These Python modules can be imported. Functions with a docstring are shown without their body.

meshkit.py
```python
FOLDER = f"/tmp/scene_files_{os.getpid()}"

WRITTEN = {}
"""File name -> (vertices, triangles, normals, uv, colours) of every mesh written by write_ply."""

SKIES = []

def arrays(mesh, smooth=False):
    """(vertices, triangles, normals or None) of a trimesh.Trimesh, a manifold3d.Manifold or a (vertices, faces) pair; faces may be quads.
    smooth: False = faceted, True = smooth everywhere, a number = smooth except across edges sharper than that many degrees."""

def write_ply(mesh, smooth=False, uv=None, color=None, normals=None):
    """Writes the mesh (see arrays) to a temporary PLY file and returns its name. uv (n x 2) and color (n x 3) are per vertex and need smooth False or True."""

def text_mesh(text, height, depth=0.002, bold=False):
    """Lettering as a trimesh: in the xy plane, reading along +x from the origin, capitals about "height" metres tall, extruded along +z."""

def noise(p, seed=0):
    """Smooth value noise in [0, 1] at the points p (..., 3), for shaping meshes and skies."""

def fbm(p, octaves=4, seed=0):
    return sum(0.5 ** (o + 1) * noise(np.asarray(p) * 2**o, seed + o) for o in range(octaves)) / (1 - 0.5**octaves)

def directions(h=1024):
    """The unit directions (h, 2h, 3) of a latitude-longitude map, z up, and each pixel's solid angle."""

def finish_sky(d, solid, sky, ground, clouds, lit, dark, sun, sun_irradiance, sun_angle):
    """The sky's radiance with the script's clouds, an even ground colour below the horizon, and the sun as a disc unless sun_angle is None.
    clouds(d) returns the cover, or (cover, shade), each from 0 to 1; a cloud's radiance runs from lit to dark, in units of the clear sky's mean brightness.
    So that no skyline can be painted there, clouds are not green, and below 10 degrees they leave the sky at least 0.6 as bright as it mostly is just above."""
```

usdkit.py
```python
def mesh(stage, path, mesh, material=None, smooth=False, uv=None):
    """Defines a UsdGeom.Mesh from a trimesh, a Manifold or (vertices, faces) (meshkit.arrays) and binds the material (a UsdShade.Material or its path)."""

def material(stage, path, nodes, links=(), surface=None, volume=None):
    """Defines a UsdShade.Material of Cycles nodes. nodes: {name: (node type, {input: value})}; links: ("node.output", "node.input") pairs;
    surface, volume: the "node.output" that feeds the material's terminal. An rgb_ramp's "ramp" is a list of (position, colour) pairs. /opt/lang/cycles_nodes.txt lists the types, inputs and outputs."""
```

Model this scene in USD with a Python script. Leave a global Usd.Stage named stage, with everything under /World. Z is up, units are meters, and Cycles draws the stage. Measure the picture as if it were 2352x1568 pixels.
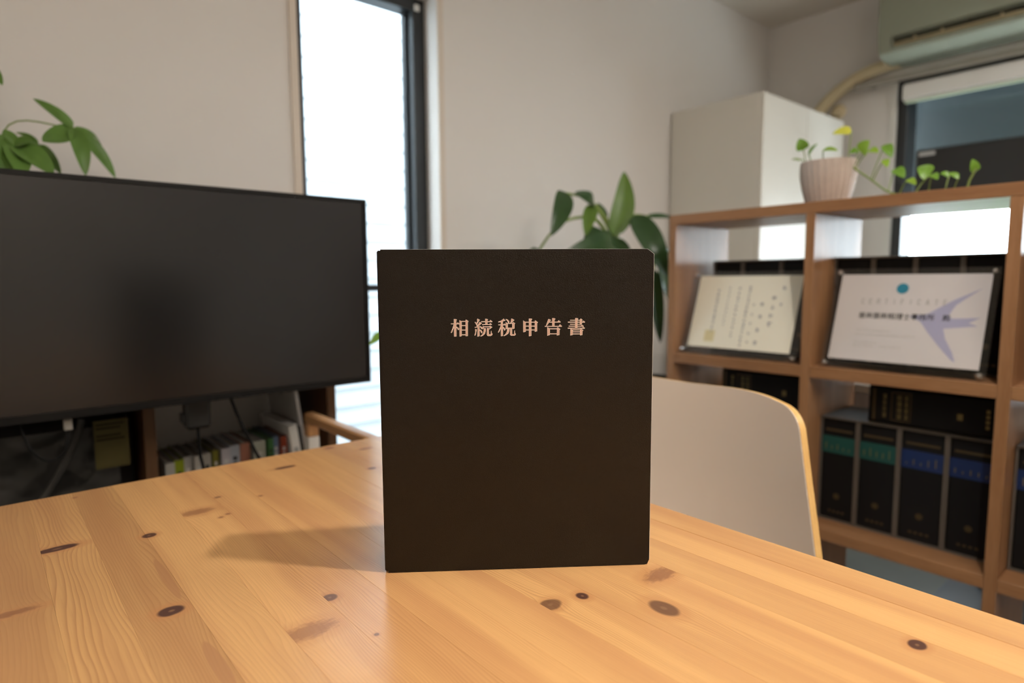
import math, random
import numpy as np, trimesh, usdkit, meshkit
import shapely
from shapely.geometry import Polygon, box as sbox, LineString, Point
from shapely.ops import unary_union
from pxr import Usd, UsdGeom, UsdLux, UsdShade, Gf, Sdf

stage = Usd.Stage.CreateInMemory()
UsdGeom.SetStageUpAxis(stage, UsdGeom.Tokens.z)
UsdGeom.SetStageMetersPerUnit(stage, 1.0)
UsdGeom.Xform.Define(stage, '/World')
UsdGeom.Scope.Define(stage, '/World/Looks')

# ------------------------------------------------------------------ camera
CAM = np.array([0.0, 0.0, 1.0])
FPX, PITCH, YAW, ROLL = 1435.3, 0.0980642, 0.7073236, 0.0057137
fw = np.array([math.sin(YAW) * math.cos(PITCH), math.cos(YAW) * math.cos(PITCH), -math.sin(PITCH)])
rt = np.array([math.cos(YAW), -math.sin(YAW), 0.0])
dn = np.cross(fw, rt)
r2 = math.cos(ROLL) * rt + math.sin(ROLL) * dn
d2 = -math.sin(ROLL) * rt + math.cos(ROLL) * dn
cam = UsdGeom.Camera.Define(stage, '/World/Camera')
m = Gf.Matrix4d(*r2, 0, *(-d2), 0, *(-fw), 0, *CAM, 1)
cam.AddTransformOp().Set(m)
cam.CreateHorizontalApertureAttr(36.0)
cam.CreateVerticalApertureAttr(24.0)
cam.CreateFocalLengthAttr(36.0 * FPX / 2352)
cam.CreateFStopAttr(3.5)
cam.CreateFocusDistanceAttr(0.59)
cam.CreateClippingRangeAttr(Gf.Vec2f(0.02, 500))
cam.CreateExposureAttr(0.0)

# ------------------------------------------------------------------ light
dome = UsdLux.DomeLight.Define(stage, '/World/SkyDome')          # bright overcast sky
dome.CreateIntensityAttr(5.0)
dome.CreateColorAttr(Gf.Vec3f(0.90, 0.98, 1.08))


def disk(name, loc, radius, power, color, aim=None):
    l = UsdLux.DiskLight.Define(stage, '/World/' + name)
    l.CreateRadiusAttr(radius)
    l.CreateIntensityAttr(power / (math.pi * radius * radius))
    l.CreateColorAttr(Gf.Vec3f(*color))
    l.AddTranslateOp().Set(Gf.Vec3d(*loc))
    if aim is not None:
        d = np.array(aim, float) - np.array(loc, float)
        d /= np.linalg.norm(d)
        l.AddRotateZOp().Set(math.degrees(math.atan2(d[1], d[0])))
        l.AddRotateYOp().Set(-math.degrees(math.acos(-d[2])))
    return l


WARM = (0.97, 0.90, 0.82)
disk('PendantLamp', (0.709, -0.024, 2.10), 0.034, 4.3, WARM)            # the small pendant lamp that throws the file's shadow
disk('AddedRightFill', (2.5, -0.9, 2.30), 0.28, 10.5, WARM)  # added unseen fill light, brightens the right side of the room
up = disk('AddedCeilingFill', (-0.25, -1.45, 1.90), 0.25, 18.8, WARM)       # added unseen fill light behind the camera, washing the ceiling
up.AddRotateXOp().Set(180.0)

# ------------------------------------------------------------------ helpers
_used = {}


def numbered(parent, name):
    key = (parent, name)
    k = _used.get(key, 0)
    _used[key] = k + 1
    return name if k == 0 else '%s_%03d' % (name, k)


def thing(name, label, cat, loc=(0, 0, 0), rotz=0, group=None, kind=None):
    p = '/World/' + numbered('/World', name)
    x = UsdGeom.Xform.Define(stage, p)
    x.AddTranslateOp().Set(Gf.Vec3d(*map(float, loc)))
    x.AddRotateZOp().Set(float(rotz))
    o = x.GetPrim()
    o.SetCustomDataByKey('label', label)
    o.SetCustomDataByKey('category', cat)
    if group:
        o.SetCustomDataByKey('group', group)
    if kind:
        o.SetCustomDataByKey('kind', kind)
    o_loc[p] = np.array(loc, float)
    return o


o_loc = {}


def part(name, mesh, mat, parent, smooth=30, label=None, world=False, kind=None):
    """world: the mesh is given in world coordinates, under a thing that is only translated."""
    pp = str(parent.GetPath())
    p = pp + '/' + numbered(pp, name)
    if world:
        top = '/'.join(pp.split('/')[:3])
        mesh = mesh.copy()
        mesh.apply_translation(-o_loc[top])
    g = usdkit.mesh(stage, p, mesh, mat, smooth=smooth)
    g = g.GetPrim()
    if label:
        g.SetCustomDataByKey('label', label)
    if kind:
        g.SetCustomDataByKey('kind', kind)
    return g


def struct(name, mesh, mat, label=None, smooth=False):
    p = '/World/' + numbered('/World', name)
    g = usdkit.mesh(stage, p, mesh, mat, smooth=smooth).GetPrim()
    g.SetCustomDataByKey('kind', 'structure')
    g.SetCustomDataByKey('label', label or name)
    g.SetCustomDataByKey('category', name.split('_')[0])
    return g


def copy_of(src, name, label, loc, rotz=0, group=None, cat=None):
    p = '/World/' + numbered('/World', name)
    x = UsdGeom.Xform.Define(stage, p)
    x.GetPrim().GetReferences().AddInternalReference(src.GetPath())
    x.ClearXformOpOrder()
    for op in ('xformOp:translate', 'xformOp:rotateZ'):
        pass
    xf = UsdGeom.Xformable(x)
    xf.GetPrim().GetAttribute('xformOp:translate').Set(Gf.Vec3d(*map(float, loc)))
    xf.GetPrim().GetAttribute('xformOp:rotateZ').Set(float(rotz))
    xf.SetXformOpOrder([UsdGeom.XformOp(xf.GetPrim().GetAttribute('xformOp:translate')), UsdGeom.XformOp(xf.GetPrim().GetAttribute('xformOp:rotateZ'))])
    x.GetPrim().SetInstanceable(True)
    x.GetPrim().SetCustomDataByKey('label', label)
    if group:
        x.GetPrim().SetCustomDataByKey('group', group)
    return x.GetPrim()


def bx(x0, x1, y0, y1, z0, z1, c=0.0):
    x0, x1 = min(x0, x1), max(x0, x1)
    y0, y1 = min(y0, y1), max(y0, y1)
    z0, z1 = min(z0, z1), max(z0, z1)
    if c <= 0:
        b = trimesh.creation.box((x1 - x0, y1 - y0, z1 - z0))
        b.apply_translation(((x0 + x1) / 2, (y0 + y1) / 2, (z0 + z1) / 2))
        return b
    c = min(c, (x1 - x0) / 2.2, (y1 - y0) / 2.2, (z1 - z0) / 2.2)
    pts = []
    for sx, ax, bx_ in ((0, x0, x0 + c), (1, x1, x1 - c)):
        for sy, ay, by in ((0, y0, y0 + c), (1, y1, y1 - c)):
            for sz, az, bz in ((0, z0, z0 + c), (1, z1, z1 - c)):
                pts += [(ax, by, bz), (bx_, ay, bz), (bx_, by, az)]
    return trimesh.convex.convex_hull(np.array(pts))


def cat_(*ms):
    return trimesh.util.concatenate(ms)


def tube(pts, r, n=10, caps=True, smoothpath=0):
    p = np.asarray(pts, float)
    if smoothpath:
        p = spline(p, smoothpath)
    r = np.broadcast_to(np.asarray(r, float), (len(p),)) if np.ndim(r) == 0 else np.interp(np.linspace(0, 1, len(p)), np.linspace(0, 1, len(r)), r)
    t = np.gradient(p, axis=0)
    t /= np.linalg.norm(t, axis=1, keepdims=True) + 1e-12
    up = np.array([0, 0, 1.0]) if abs(t[0, 2]) < 0.9 else np.array([1.0, 0, 0])
    a = np.cross(t[0], up)
    V = []
    for i in range(len(p)):
        a = a - t[i] * (a @ t[i])
        a /= np.linalg.norm(a) + 1e-12
        b = np.cross(t[i], a)
        th = np.arange(n) * 2 * np.pi / n
        V.append(p[i] + r[i] * (np.cos(th)[:, None] * a + np.sin(th)[:, None] * b))
    V = np.vstack(V)
    F = []
    for i in range(len(p) - 1):
        for j in range(n):
            q = [i * n + j, i * n + (j + 1) % n, (i + 1) * n + (j + 1) % n, (i + 1) * n + j]
            F += [[q[0], q[1], q[2]], [q[0], q[2], q[3]]]
    if caps:
        k = len(V)
        V = np.vstack([V, p[0], p[-1]])
        e = (len(p) - 1) * n
        for j in range(n):
            F += [[k, (j + 1) % n, j], [k + 1, e + j, e + (j + 1) % n]]
    return trimesh.Trimesh(V, np.array(F), process=False)


def spline(p, n):
    p = np.asarray(p, float)
    q = np.vstack([2 * p[0] - p[1], p, 2 * p[-1] - p[-2]])
    out = []
    for i in range(1, len(q) - 2):
        for s in np.linspace(0, 1, n, endpoint=False):
            a, b, c, d = q[i - 1], q[i], q[i + 1], q[i + 2]
            out.append(0.5 * (2 * b + (c - a) * s + (2 * a - 5 * b + 4 * c - d) * s * s + (3 * b - a - 3 * c + d) * s ** 3))
    out.append(p[-1])
    return np.array(out)


def lathe(profile, n=40):
    return trimesh.creation.revolve(np.asarray(profile, float), sections=n)


def extr(poly, h):
    geoms = [poly] if poly.geom_type == 'Polygon' else list(poly.geoms)
    return cat_(*[trimesh.creation.extrude_polygon(g, h) for g in geoms if g.area > 1e-10])


def to_frame(mesh, o, ux, uy):
    """Local (x, y, z) -> o + x*ux + y*uy + z*(ux x uy)."""
    ux, uy = np.asarray(ux, float), np.asarray(uy, float)
    T = np.eye(4)
    T[:3, 0], T[:3, 1], T[:3, 2], T[:3, 3] = ux, uy, np.cross(ux, uy), o
    m_ = mesh.copy()
    m_.apply_transform(T)
    return m_


# ------------------------------------------------------------------ materials
class G:
    def __init__(s):
        s.nodes, s.links, s.k = {}, [], 0

    def n(s, kind, out=None, **inp):
        s.k += 1
        name = 'n%d' % s.k
        vals = {}
        for a, v in inp.items():
            if isinstance(v, R):
                s.links.append((v.s, name + '.' + a))
            else:
                vals[a] = v
        s.nodes[name] = (kind, vals)
        return R(name + '.' + out) if out else name

    def m(s, op, a, b=0.0, clamp=False):
        return s.n('math', 'value', math_type=op, value1=a, value2=b, use_clamp=clamp)

    def mix(s, fac, a, b, kind='mix'):
        return s.n('mix', 'color', mix_type=kind, fac=fac, color1=a, color2=b)

    def range(s, v, a, b, c, d):
        return s.n('map_range', 'result', range_type='smoothstep', value=v, from_min=a, from_max=b, to_min=c, to_max=d, clamp=True)

    def done(s, name, surface):
        return usdkit.material(stage, '/World/Looks/' + name, s.nodes, s.links, surface=surface.s)


class R:
    def __init__(s, t):
        s.s = t


def pos(g, scale=(1, 1, 1), rot=(0, 0, 0)):
    p = g.n('geometry', 'position')
    return g.n('mapping', 'vector', mapping_type='point', vector=p, scale=scale, rotation=rot)


def plain(name, col, rough=0.5, spec=0.5, metal=0.0, bump=0, bscale=300, var=0.0, vscale=8, coat=0.0, extra=None):
    g = G()
    kw = dict(roughness=rough, specular_ior_level=spec, metallic=metal, coat_weight=coat)
    if extra:
        kw.update(extra)
    base = tuple(col)
    if var:
        nz = g.n('noise_texture', 'fac', vector=pos(g), scale=vscale, detail=3)
        base = g.mix(nz, tuple(c * (1 - var) for c in col), tuple(min(1, c * (1 + var)) for c in col))
    kw['base_color'] = base
    if bump:
        nz = g.n('noise_texture', 'fac', vector=pos(g), scale=bscale, detail=2)
        kw['normal'] = g.n('bump', 'normal', height=nz, strength=min(1, bump), distance=0.001)
    return g.done(name, g.n('principled_bsdf', 'BSDF', **kw))


def wood(name, light, dark, axis='z', rough=0.4, freq=60.0, spec=0.4):
    """Straight-grained board, grain along the axis."""
    g = G()
    sc = {'x': (0.06, 1, 1), 'y': (1, 0.06, 1), 'z': (1, 1, 0.06)}[axis]
    v = pos(g, scale=sc)
    big = g.n('noise_texture', 'fac', vector=v, scale=freq * 0.5, detail=3, roughness=0.6)
    fine = g.n('noise_texture', 'fac', vector=v, scale=freq * 7, detail=3, roughness=0.6)
    f = g.m('add', g.m('multiply', big, 0.65), g.m('multiply', fine, 0.4))
    f = g.range(f, 0.32, 0.74, 0.0, 1.0)
    c = g.mix(f, dark, light)
    b = g.n('bump', 'normal', height=fine, strength=0.15, distance=0.0006)
    return g.done(name, g.n('principled_bsdf', 'BSDF', base_color=c, roughness=rough, specular_ior_level=spec, normal=b))


M = {}
M['wall'] = plain('wallpaper', (0.725, 0.695, 0.665), 0.85, 0.2, bump=0.35, bscale=700)
M['ceiling'] = plain('ceiling_paper', (0.72, 0.67, 0.60), 0.9, 0.2, bump=0.3, bscale=600)
M['floor'] = plain('floor_vinyl', (0.16, 0.168, 0.145), 0.45, 0.4, var=0.12, vscale=9)
M['casing'] = plain('casing_paint', (0.66, 0.58, 0.50), 0.5, 0.4)
M['casing_white'] = plain('casing_white_paint', (0.72, 0.70, 0.66), 0.5, 0.4)
M['black_frame'] = plain('black_aluminium', (0.018, 0.020, 0.022), 0.35, 0.5)
M['walnut_v'] = wood('walnut_upright', (0.38, 0.20, 0.098), (0.26, 0.125, 0.055), 'z')
M['walnut_h'] = wood('walnut_board', (0.38, 0.20, 0.098), (0.26, 0.125, 0.055), 'y')
M['walnut_hx_shaded'] = wood('walnut_board_across_shaded', (0.115, 0.054, 0.022), (0.075, 0.032, 0.013), 'x')  # same walnut, with the shade under the television put into its colour
M['walnut_v2'] = wood('walnut_upright_shaded', (0.115, 0.054, 0.022), (0.075, 0.032, 0.013), 'z')  # upright version of the walnut with painted-in shade
M['pine_plain'] = wood('pine_plain', (0.78, 0.48, 0.22), (0.66, 0.37, 0.15), 'y')
M['pine_leg'] = wood('pine_leg', (0.78, 0.48, 0.22), (0.66, 0.37, 0.15), 'z')
M['oak'] = wood('oak_frame', (0.62, 0.34, 0.15), (0.50, 0.25, 0.10), 'y')
M['oak_z'] = wood('oak_post', (0.62, 0.34, 0.15), (0.50, 0.25, 0.10), 'z')
M['ply'] = wood('plywood_edge', (0.82, 0.52, 0.20), (0.72, 0.42, 0.14), 'z', freq=120)
M['white_plastic'] = plain('white_plastic', (0.78, 0.78, 0.76), 0.4, 0.5)
M['white_paint'] = plain('white_paint', (0.80, 0.79, 0.77), 0.35, 0.5)
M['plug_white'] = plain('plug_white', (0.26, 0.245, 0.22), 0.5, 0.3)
M['black_plastic'] = plain('black_plastic', (0.016, 0.016, 0.016), 0.42, 0.5, bump=0.2, bscale=900)
M['black_gloss'] = plain('black_gloss', (0.01, 0.01, 0.011), 0.12, 0.5)
M['screen'] = plain('tv_screen', (0.006, 0.006, 0.007), 0.24, 0.6)
M['bezel'] = plain('tv_bezel', (0.006, 0.006, 0.006), 0.45, 0.2)
M['steel'] = plain('steel', (0.75, 0.75, 0.75), 0.25, 0.5, metal=1.0)
M['soil'] = plain('potting_soil', (0.06, 0.035, 0.02), 0.95, 0.1, var=0.5, vscale=120)
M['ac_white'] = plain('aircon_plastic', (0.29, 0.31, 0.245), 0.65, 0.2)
M['ac_dark'] = plain('aircon_cavity', (0.05, 0.048, 0.04), 0.6, 0.3)
M['duct'] = plain('duct_vinyl', (0.66, 0.56, 0.36), 0.45, 0.4)
M['cabinet'] = plain('cabinet_enamel', (0.74, 0.72, 0.66), 0.42, 0.5)
M['chair_laminate'] = plain('chair_laminate', (0.90, 0.80, 0.71), 0.5, 0.4, bump=0.1, bscale=900)
M['gold'] = plain('gold_print', (0.22, 0.165, 0.065), 0.5, 0.4, metal=0.3)
M['slipcase'] = plain('slipcase_card', (0.115, 0.096, 0.08), 0.75, 0.2, var=0.12, vscale=40)
M['spine_black'] = plain('spine_cloth', (0.007, 0.0065, 0.007), 0.7, 0.18, bump=0.3, bscale=1500)
M['teal_band'] = plain('teal_band', (0.008, 0.066, 0.058), 0.5, 0.4)
M['blue_band'] = plain('blue_band', (0.006, 0.022, 0.095), 0.5, 0.4)
M['paper_shaded'] = plain('paper_shaded', (0.20, 0.175, 0.15), 0.8, 0.2)  # page paper darkened to carry the shade of the low shelf
M['paper_white'] = plain('paper_white', (0.68, 0.65, 0.665), 0.8, 0.2)
M['paper_cream'] = plain('paper_cream', (0.93, 0.90, 0.78), 0.8, 0.2, var=0.02, vscale=6)
M['print_black'] = plain('print_black', (0.03, 0.03, 0.03), 0.8, 0.2)
M['print_grey'] = plain('print_grey', (0.42, 0.42, 0.42), 0.8, 0.2)
M['print_pale'] = plain('print_pale', (0.56, 0.54, 0.53), 0.8, 0.2)
M['print_lavender'] = plain('print_lavender', (0.42, 0.42, 0.60), 0.8, 0.2)
M['print_teal'] = plain('print_teal', (0.03, 0.25, 0.38), 0.8, 0.2)
M['seal_yellow'] = plain('seal_yellow', (0.78, 0.70, 0.42), 0.8, 0.2)
M['pot_beige'] = plain('pot_glaze', (0.50, 0.42, 0.37), 0.45, 0.4, var=0.12, vscale=60)  # glaze darkened to carry the shade of a backlit pot
M['teal_plastic'] = plain('teal_plastic', (0.05, 0.14, 0.17), 0.4, 0.5)
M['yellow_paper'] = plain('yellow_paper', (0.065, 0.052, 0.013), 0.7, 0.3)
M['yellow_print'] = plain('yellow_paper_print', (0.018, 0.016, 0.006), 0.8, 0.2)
M['mat_blue'] = plain('floor_mat_vinyl', (0.10, 0.12, 0.15), 0.35, 0.5)
M['siding'] = plain('white_siding', (0.31, 0.335, 0.36), 0.7, 0.3)
M['ground'] = plain('concrete_ground', (0.52, 0.52, 0.50), 0.9, 0.2, var=0.1, vscale=3)
M['cable'] = plain('black_cable', (0.008, 0.008, 0.008), 0.8, 0.15)
M['fabric'] = plain('office_fabric', (0.03, 0.033, 0.04), 0.9, 0.2, bump=0.4, bscale=1200)
M['bloom_stem'] = plain('green_stem', (0.20, 0.28, 0.06), 0.5, 0.4)
M['brown_stem'] = plain('woody_stem', (0.22, 0.16, 0.08), 0.8, 0.2, var=0.3, vscale=60)
M['acrylic'] = None


def pane(name, tint=(1, 1, 1), rough=0.02):
    g = G()
    ge = g.n('geometry', None)
    fr = g.m('multiply', g.n('fresnel', 'fac', IOR=1.5), g.m('subtract', 1.0, R(ge + '.backfacing')))
    t = g.n('transparent_bsdf', 'BSDF', color=tint)
    gl = g.n('glossy_bsdf', 'BSDF', color=(1, 1, 1), roughness=rough)
    return g.done(name, g.n('mix_closure', 'closure', fac=fr, closure1=t, closure2=gl))


M['glass'] = pane('window_glass', (0.94, 0.97, 0.96))
M['acrylic'] = pane('clear_acrylic', (0.985, 0.985, 0.98), 0.06)


def leafmat(name, col, rough=0.35, trans=0.3, tcol=None):
    g = G()
    nz = g.n('noise_texture', 'fac', vector=pos(g), scale=35, detail=3)
    c = g.mix(nz, tuple(x * 0.75 for x in col), tuple(min(1, x * 1.25) for x in col))
    p = g.n('principled_bsdf', 'BSDF', base_color=c, roughness=rough, specular_ior_level=0.45)
    t = g.n('translucent_bsdf', 'BSDF', color=tcol or tuple(min(1, x * 1.6) for x in col))
    return g.done(name, g.n('mix_closure', 'closure', fac=trans, closure1=p, closure2=t))


M['leaf_dark'] = leafmat('leaf_dark', (0.030, 0.075, 0.020), 0.3, 0.15)
M['leaf_mid'] = leafmat('leaf_mid', (0.12, 0.22, 0.03), 0.35, 0.25)
M['leaf_palm'] = leafmat('leaf_palmate', (0.13, 0.25, 0.05), 0.4, 0.3)
M['leaf_lime'] = leafmat('leaf_lime', (0.34, 0.50, 0.06), 0.4, 0.35)
M['leaf_yellow'] = leafmat('leaf_yellow', (0.62, 0.62, 0.10), 0.4, 0.35)
M['leaf_green'] = leafmat('leaf_green', (0.20, 0.38, 0.05), 0.4, 0.3)


def leather():
    g = G()
    v1 = g.n('voronoi_texture', 'distance', vector=pos(g), scale=900, feature='f1')
    nz = g.n('noise_texture', 'fac', vector=pos(g), scale=1500, detail=3)
    h = g.m('add', g.m('multiply', v1, 0.7), g.m('multiply', nz, 0.6))
    b = g.n('bump', 'normal', height=h, strength=0.42, distance=0.0004)
    big = g.n('noise_texture', 'fac', vector=pos(g), scale=14, detail=2)
    c = g.mix(big, (0.0118, 0.0078, 0.0048), (0.0150, 0.0100, 0.0061))
    return g.done('file_leatherette', g.n('principled_bsdf', 'BSDF', base_color=c, roughness=0.20, specular_ior_level=0.26, normal=b))


M['leather'] = leather()
M['foil_glint'] = plain('foil_glint', (1.0, 0.93, 0.88), 0.3, 0.5, metal=0.1)  # near-white colour paints the glint along the title edges
M['foil'] = plain('foil_rose', (0.70, 0.47, 0.385), 0.42, 0.5, metal=0.1, var=0.1, vscale=500)
M['card'] = plain('cover_card_edge', (0.72, 0.70, 0.66), 0.8, 0.2)
M['leather_black'] = plain('file_inner', (0.03, 0.027, 0.025), 0.6, 0.3)

# ------------------------------------------------------------------ room shell
XL, XR, YF, YB, ZC = -2.0, 3.33, -2.5, 1.75, 2.33
W1 = (0.72, 1.184, 0.25, 1.912)        # window 1 opening in the back wall: x0, x1, z0, z1
W2 = (-0.55, 1.117, 0.80, 1.935)       # window 2 opening in the right wall: y0, y1, z0, z1
T = 0.20


def wall_with_hole(u0, u1, z0, z1, h):
    P = Polygon([(u0, z0), (u1, z0), (u1, z1), (u0, z1)], [[(h[0], h[2]), (h[0], h[3]), (h[1], h[3]), (h[1], h[2])]])
    return extr(P, T)


wb = wall_with_hole(XL, XR + T, 0, ZC, W1)
struct('wall_back', to_frame(wb, (0, YB + T, 0), (1, 0, 0), (0, 0, 1)), M['wall'], 'beige papered wall with the tall narrow window, behind the television')
wr = wall_with_hole(YF, YB + T, 0, ZC, W2)
struct('wall_right', to_frame(wr, (XR, 0, 0), (0, 1, 0), (0, 0, 1)), M['wall'], 'beige papered wall with the air conditioner and the wide window')
struct('wall_left', bx(XL - T, XL, YF, YB + T, 0, ZC), M['wall'], 'beige wall beyond the left edge of the table')
struct('wall_front', bx(XL - T, XR + T, YF - T, YF, 0, ZC), M['wall'], 'beige wall behind the camera')
struct('floor', bx(XL - T, XR + T, YF - T, YB + T, -0.1, 0), M['floor'], 'grey green vinyl floor')
struct('ceiling', bx(XL - T, XR + T, YF - T, YB + T, ZC, ZC + 0.15), M['ceiling'], 'off white papered ceiling')
struct('baseboard_back', bx(XL, XR, YB - 0.012, YB, 0, 0.06, 0.003), M['casing'], 'beige skirting under the back wall')
struct('baseboard_right', bx(XR - 0.012, XR, YF, YB - 0.012, 0, 0.06, 0.003), M['casing'], 'beige skirting under the right wall')

# window 1: tall black aluminium window, recessed in the back wall
w1 = thing('window_1', 'tall narrow black framed window right of the television', 'window', (0.95, 1.85, 0.25), kind='structure')
x0, x1, z0, z1 = W1
fy0, fy1, fwd = YB + 0.07, YB + 0.13, 0.045
part('frame_jamb', bx(x0, x0 + fwd, fy0, fy1, z0, z1, 0.002), M['black_frame'], w1, world=True)
part('frame_jamb', bx(x1 - fwd, x1, fy0, fy1, z0, z1, 0.002), M['black_frame'], w1, world=True)
part('frame_head', bx(x0 + fwd, x1 - fwd, fy0, fy1, z1 - 0.04, z1, 0.002), M['black_frame'], w1, world=True)
part('frame_sill', bx(x0 + fwd, x1 - fwd, fy0, fy1, z0, z0 + 0.04, 0.002), M['black_frame'], w1, world=True)
part('transom', bx(x0 + fwd, x1 - fwd, fy0 + 0.015, fy1, 0.966, 0.988, 0.002), M['black_frame'], w1, world=True)
part('sash_bead', bx(x1 - fwd - 0.010, x1 - fwd, fy0 + 0.035, fy1, 0.988, z1 - 0.04, 0.001), M['black_frame'], w1, world=True)
part('pane', bx(x0 + fwd, x1 - fwd, fy1 - 0.012, fy1 - 0.006, 0.988, z1 - 0.04), M['glass'], w1, world=True, smooth=False)
part('pane', bx(x0 + fwd, x1 - fwd, fy1 - 0.012, fy1 - 0.006, z0 + 0.04, 0.966), M['glass'], w1, world=True, smooth=False)
part('latch', bx(x1 - 0.040, x1 - 0.022, fy0 - 0.008, fy0, 1.872, 1.892, 0.002), M['white_plastic'], w1, world=True, label='small white latch on the corner of the frame')
c1 = 0.022
struct('trim_1', cat_(bx(x0 - c1, x0, YB - 0.006, YB, z0 - c1, z1 + c1), bx(x1, x1 + c1, YB - 0.006, YB, z0 - c1, z1 + c1),
                      bx(x0, x1, YB - 0.006, YB, z1, z1 + c1), bx(x0, x1, YB - 0.006, YB, z0 - c1, z0)), M['casing'], 'thin beige trim around the tall window')

# window 2: wide black window, mostly hidden by the bookcase
w2 = thing('window_2', 'wide black framed window under the air conditioner', 'window', (XR + 0.07, 0.28, 0.8), kind='structure')
y0, y1, z0, z1 = W2
gx0, gx1, fw2 = XR + 0.01, XR + 0.14, 0.042
part('frame_jamb', bx(gx0, gx1, y1 - fw2, y1, z0, z1, 0.002), M['black_frame'], w2, world=True)
part('frame_jamb', bx(gx0, gx1, y0, y0 + fw2, z0, z1, 0.002), M['black_frame'], w2, world=True)
part('frame_head', bx(gx0, gx1, y0 + fw2, y1 - fw2, z1 - 0.045, z1, 0.002), M['black_frame'], w2, world=True)
part('frame_sill', bx(gx0, gx1, y0 + fw2, y1 - fw2, z0, z0 + 0.045, 0.002), M['black_frame'], w2, world=True)
part('meeting_stile', bx(gx0 + 0.05, gx1 - 0.02, 0.245, 0.295, z0 + 0.045, z1 - 0.045, 0.002), M['black_frame'], w2, world=True)
part('pane', bx(gx1 - 0.030, gx1 - 0.025, 0.295, y1 - fw2, z0 + 0.045, z1 - 0.045), M['glass'], w2, world=True, smooth=False)
part('pane', bx(gx1 - 0.055, gx1 - 0.050, y0 + fw2, 0.245, z0 + 0.045, z1 - 0.045), M['glass'], w2, world=True, smooth=False)
c2 = 0.025
struct('trim_2', cat_(bx(XR - 0.008, XR, y1, y1 + c2, z0 - c2, z1 + c2), bx(XR - 0.008, XR, y0 - c2, y0, z0 - c2, z1 + c2),
                      bx(XR - 0.008, XR, y0, y1, z1, z1 + c2), bx(XR - 0.008, XR, y0, y1, z0 - c2, z0)), M['casing_white'], 'pale trim around the wide window')

# ------------------------------------------------------------------ outside
struct('ground', bx(-14, 40, -25, 25, -0.55, -0.45), M['ground'], 'pale concrete ground outside the windows')
hs = thing('neighbouring_house', 'white clapboard house wall seen through the tall narrow window', 'house', (1.2, 3.35, -0.45))
nb = 36
for k in range(nb):
    zb = -0.45 + 0.105 * k
    prof = Polygon([(0, 0), (-0.016, 0.0), (-0.004, 0.112), (0, 0.112)])
    b = extr(prof, 5.4)                       # local x = depth, y = up, z = along
    b = to_frame(b, (-1.5, 3.30, zb), (0, 1, 0), (0, 0, 1))
    part('siding_board', b, M['siding'], hs, world=True, smooth=False)
part('wall_core', bx(-1.5, 3.9, 3.301, 3.55, -0.45, -0.45 + 0.105 * nb), M['siding'], hs, world=True, smooth=False)


def shade_mat():
    g = G()
    d = g.n('diffuse_bsdf', 'BSDF', color=(0.20, 0.23, 0.25))
    t = g.n('translucent_bsdf', 'BSDF', color=(0.060, 0.078, 0.078))
    return g.done('sunshade_cloth', g.n('mix_closure', 'closure', fac=0.6, closure1=d, closure2=t))


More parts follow.
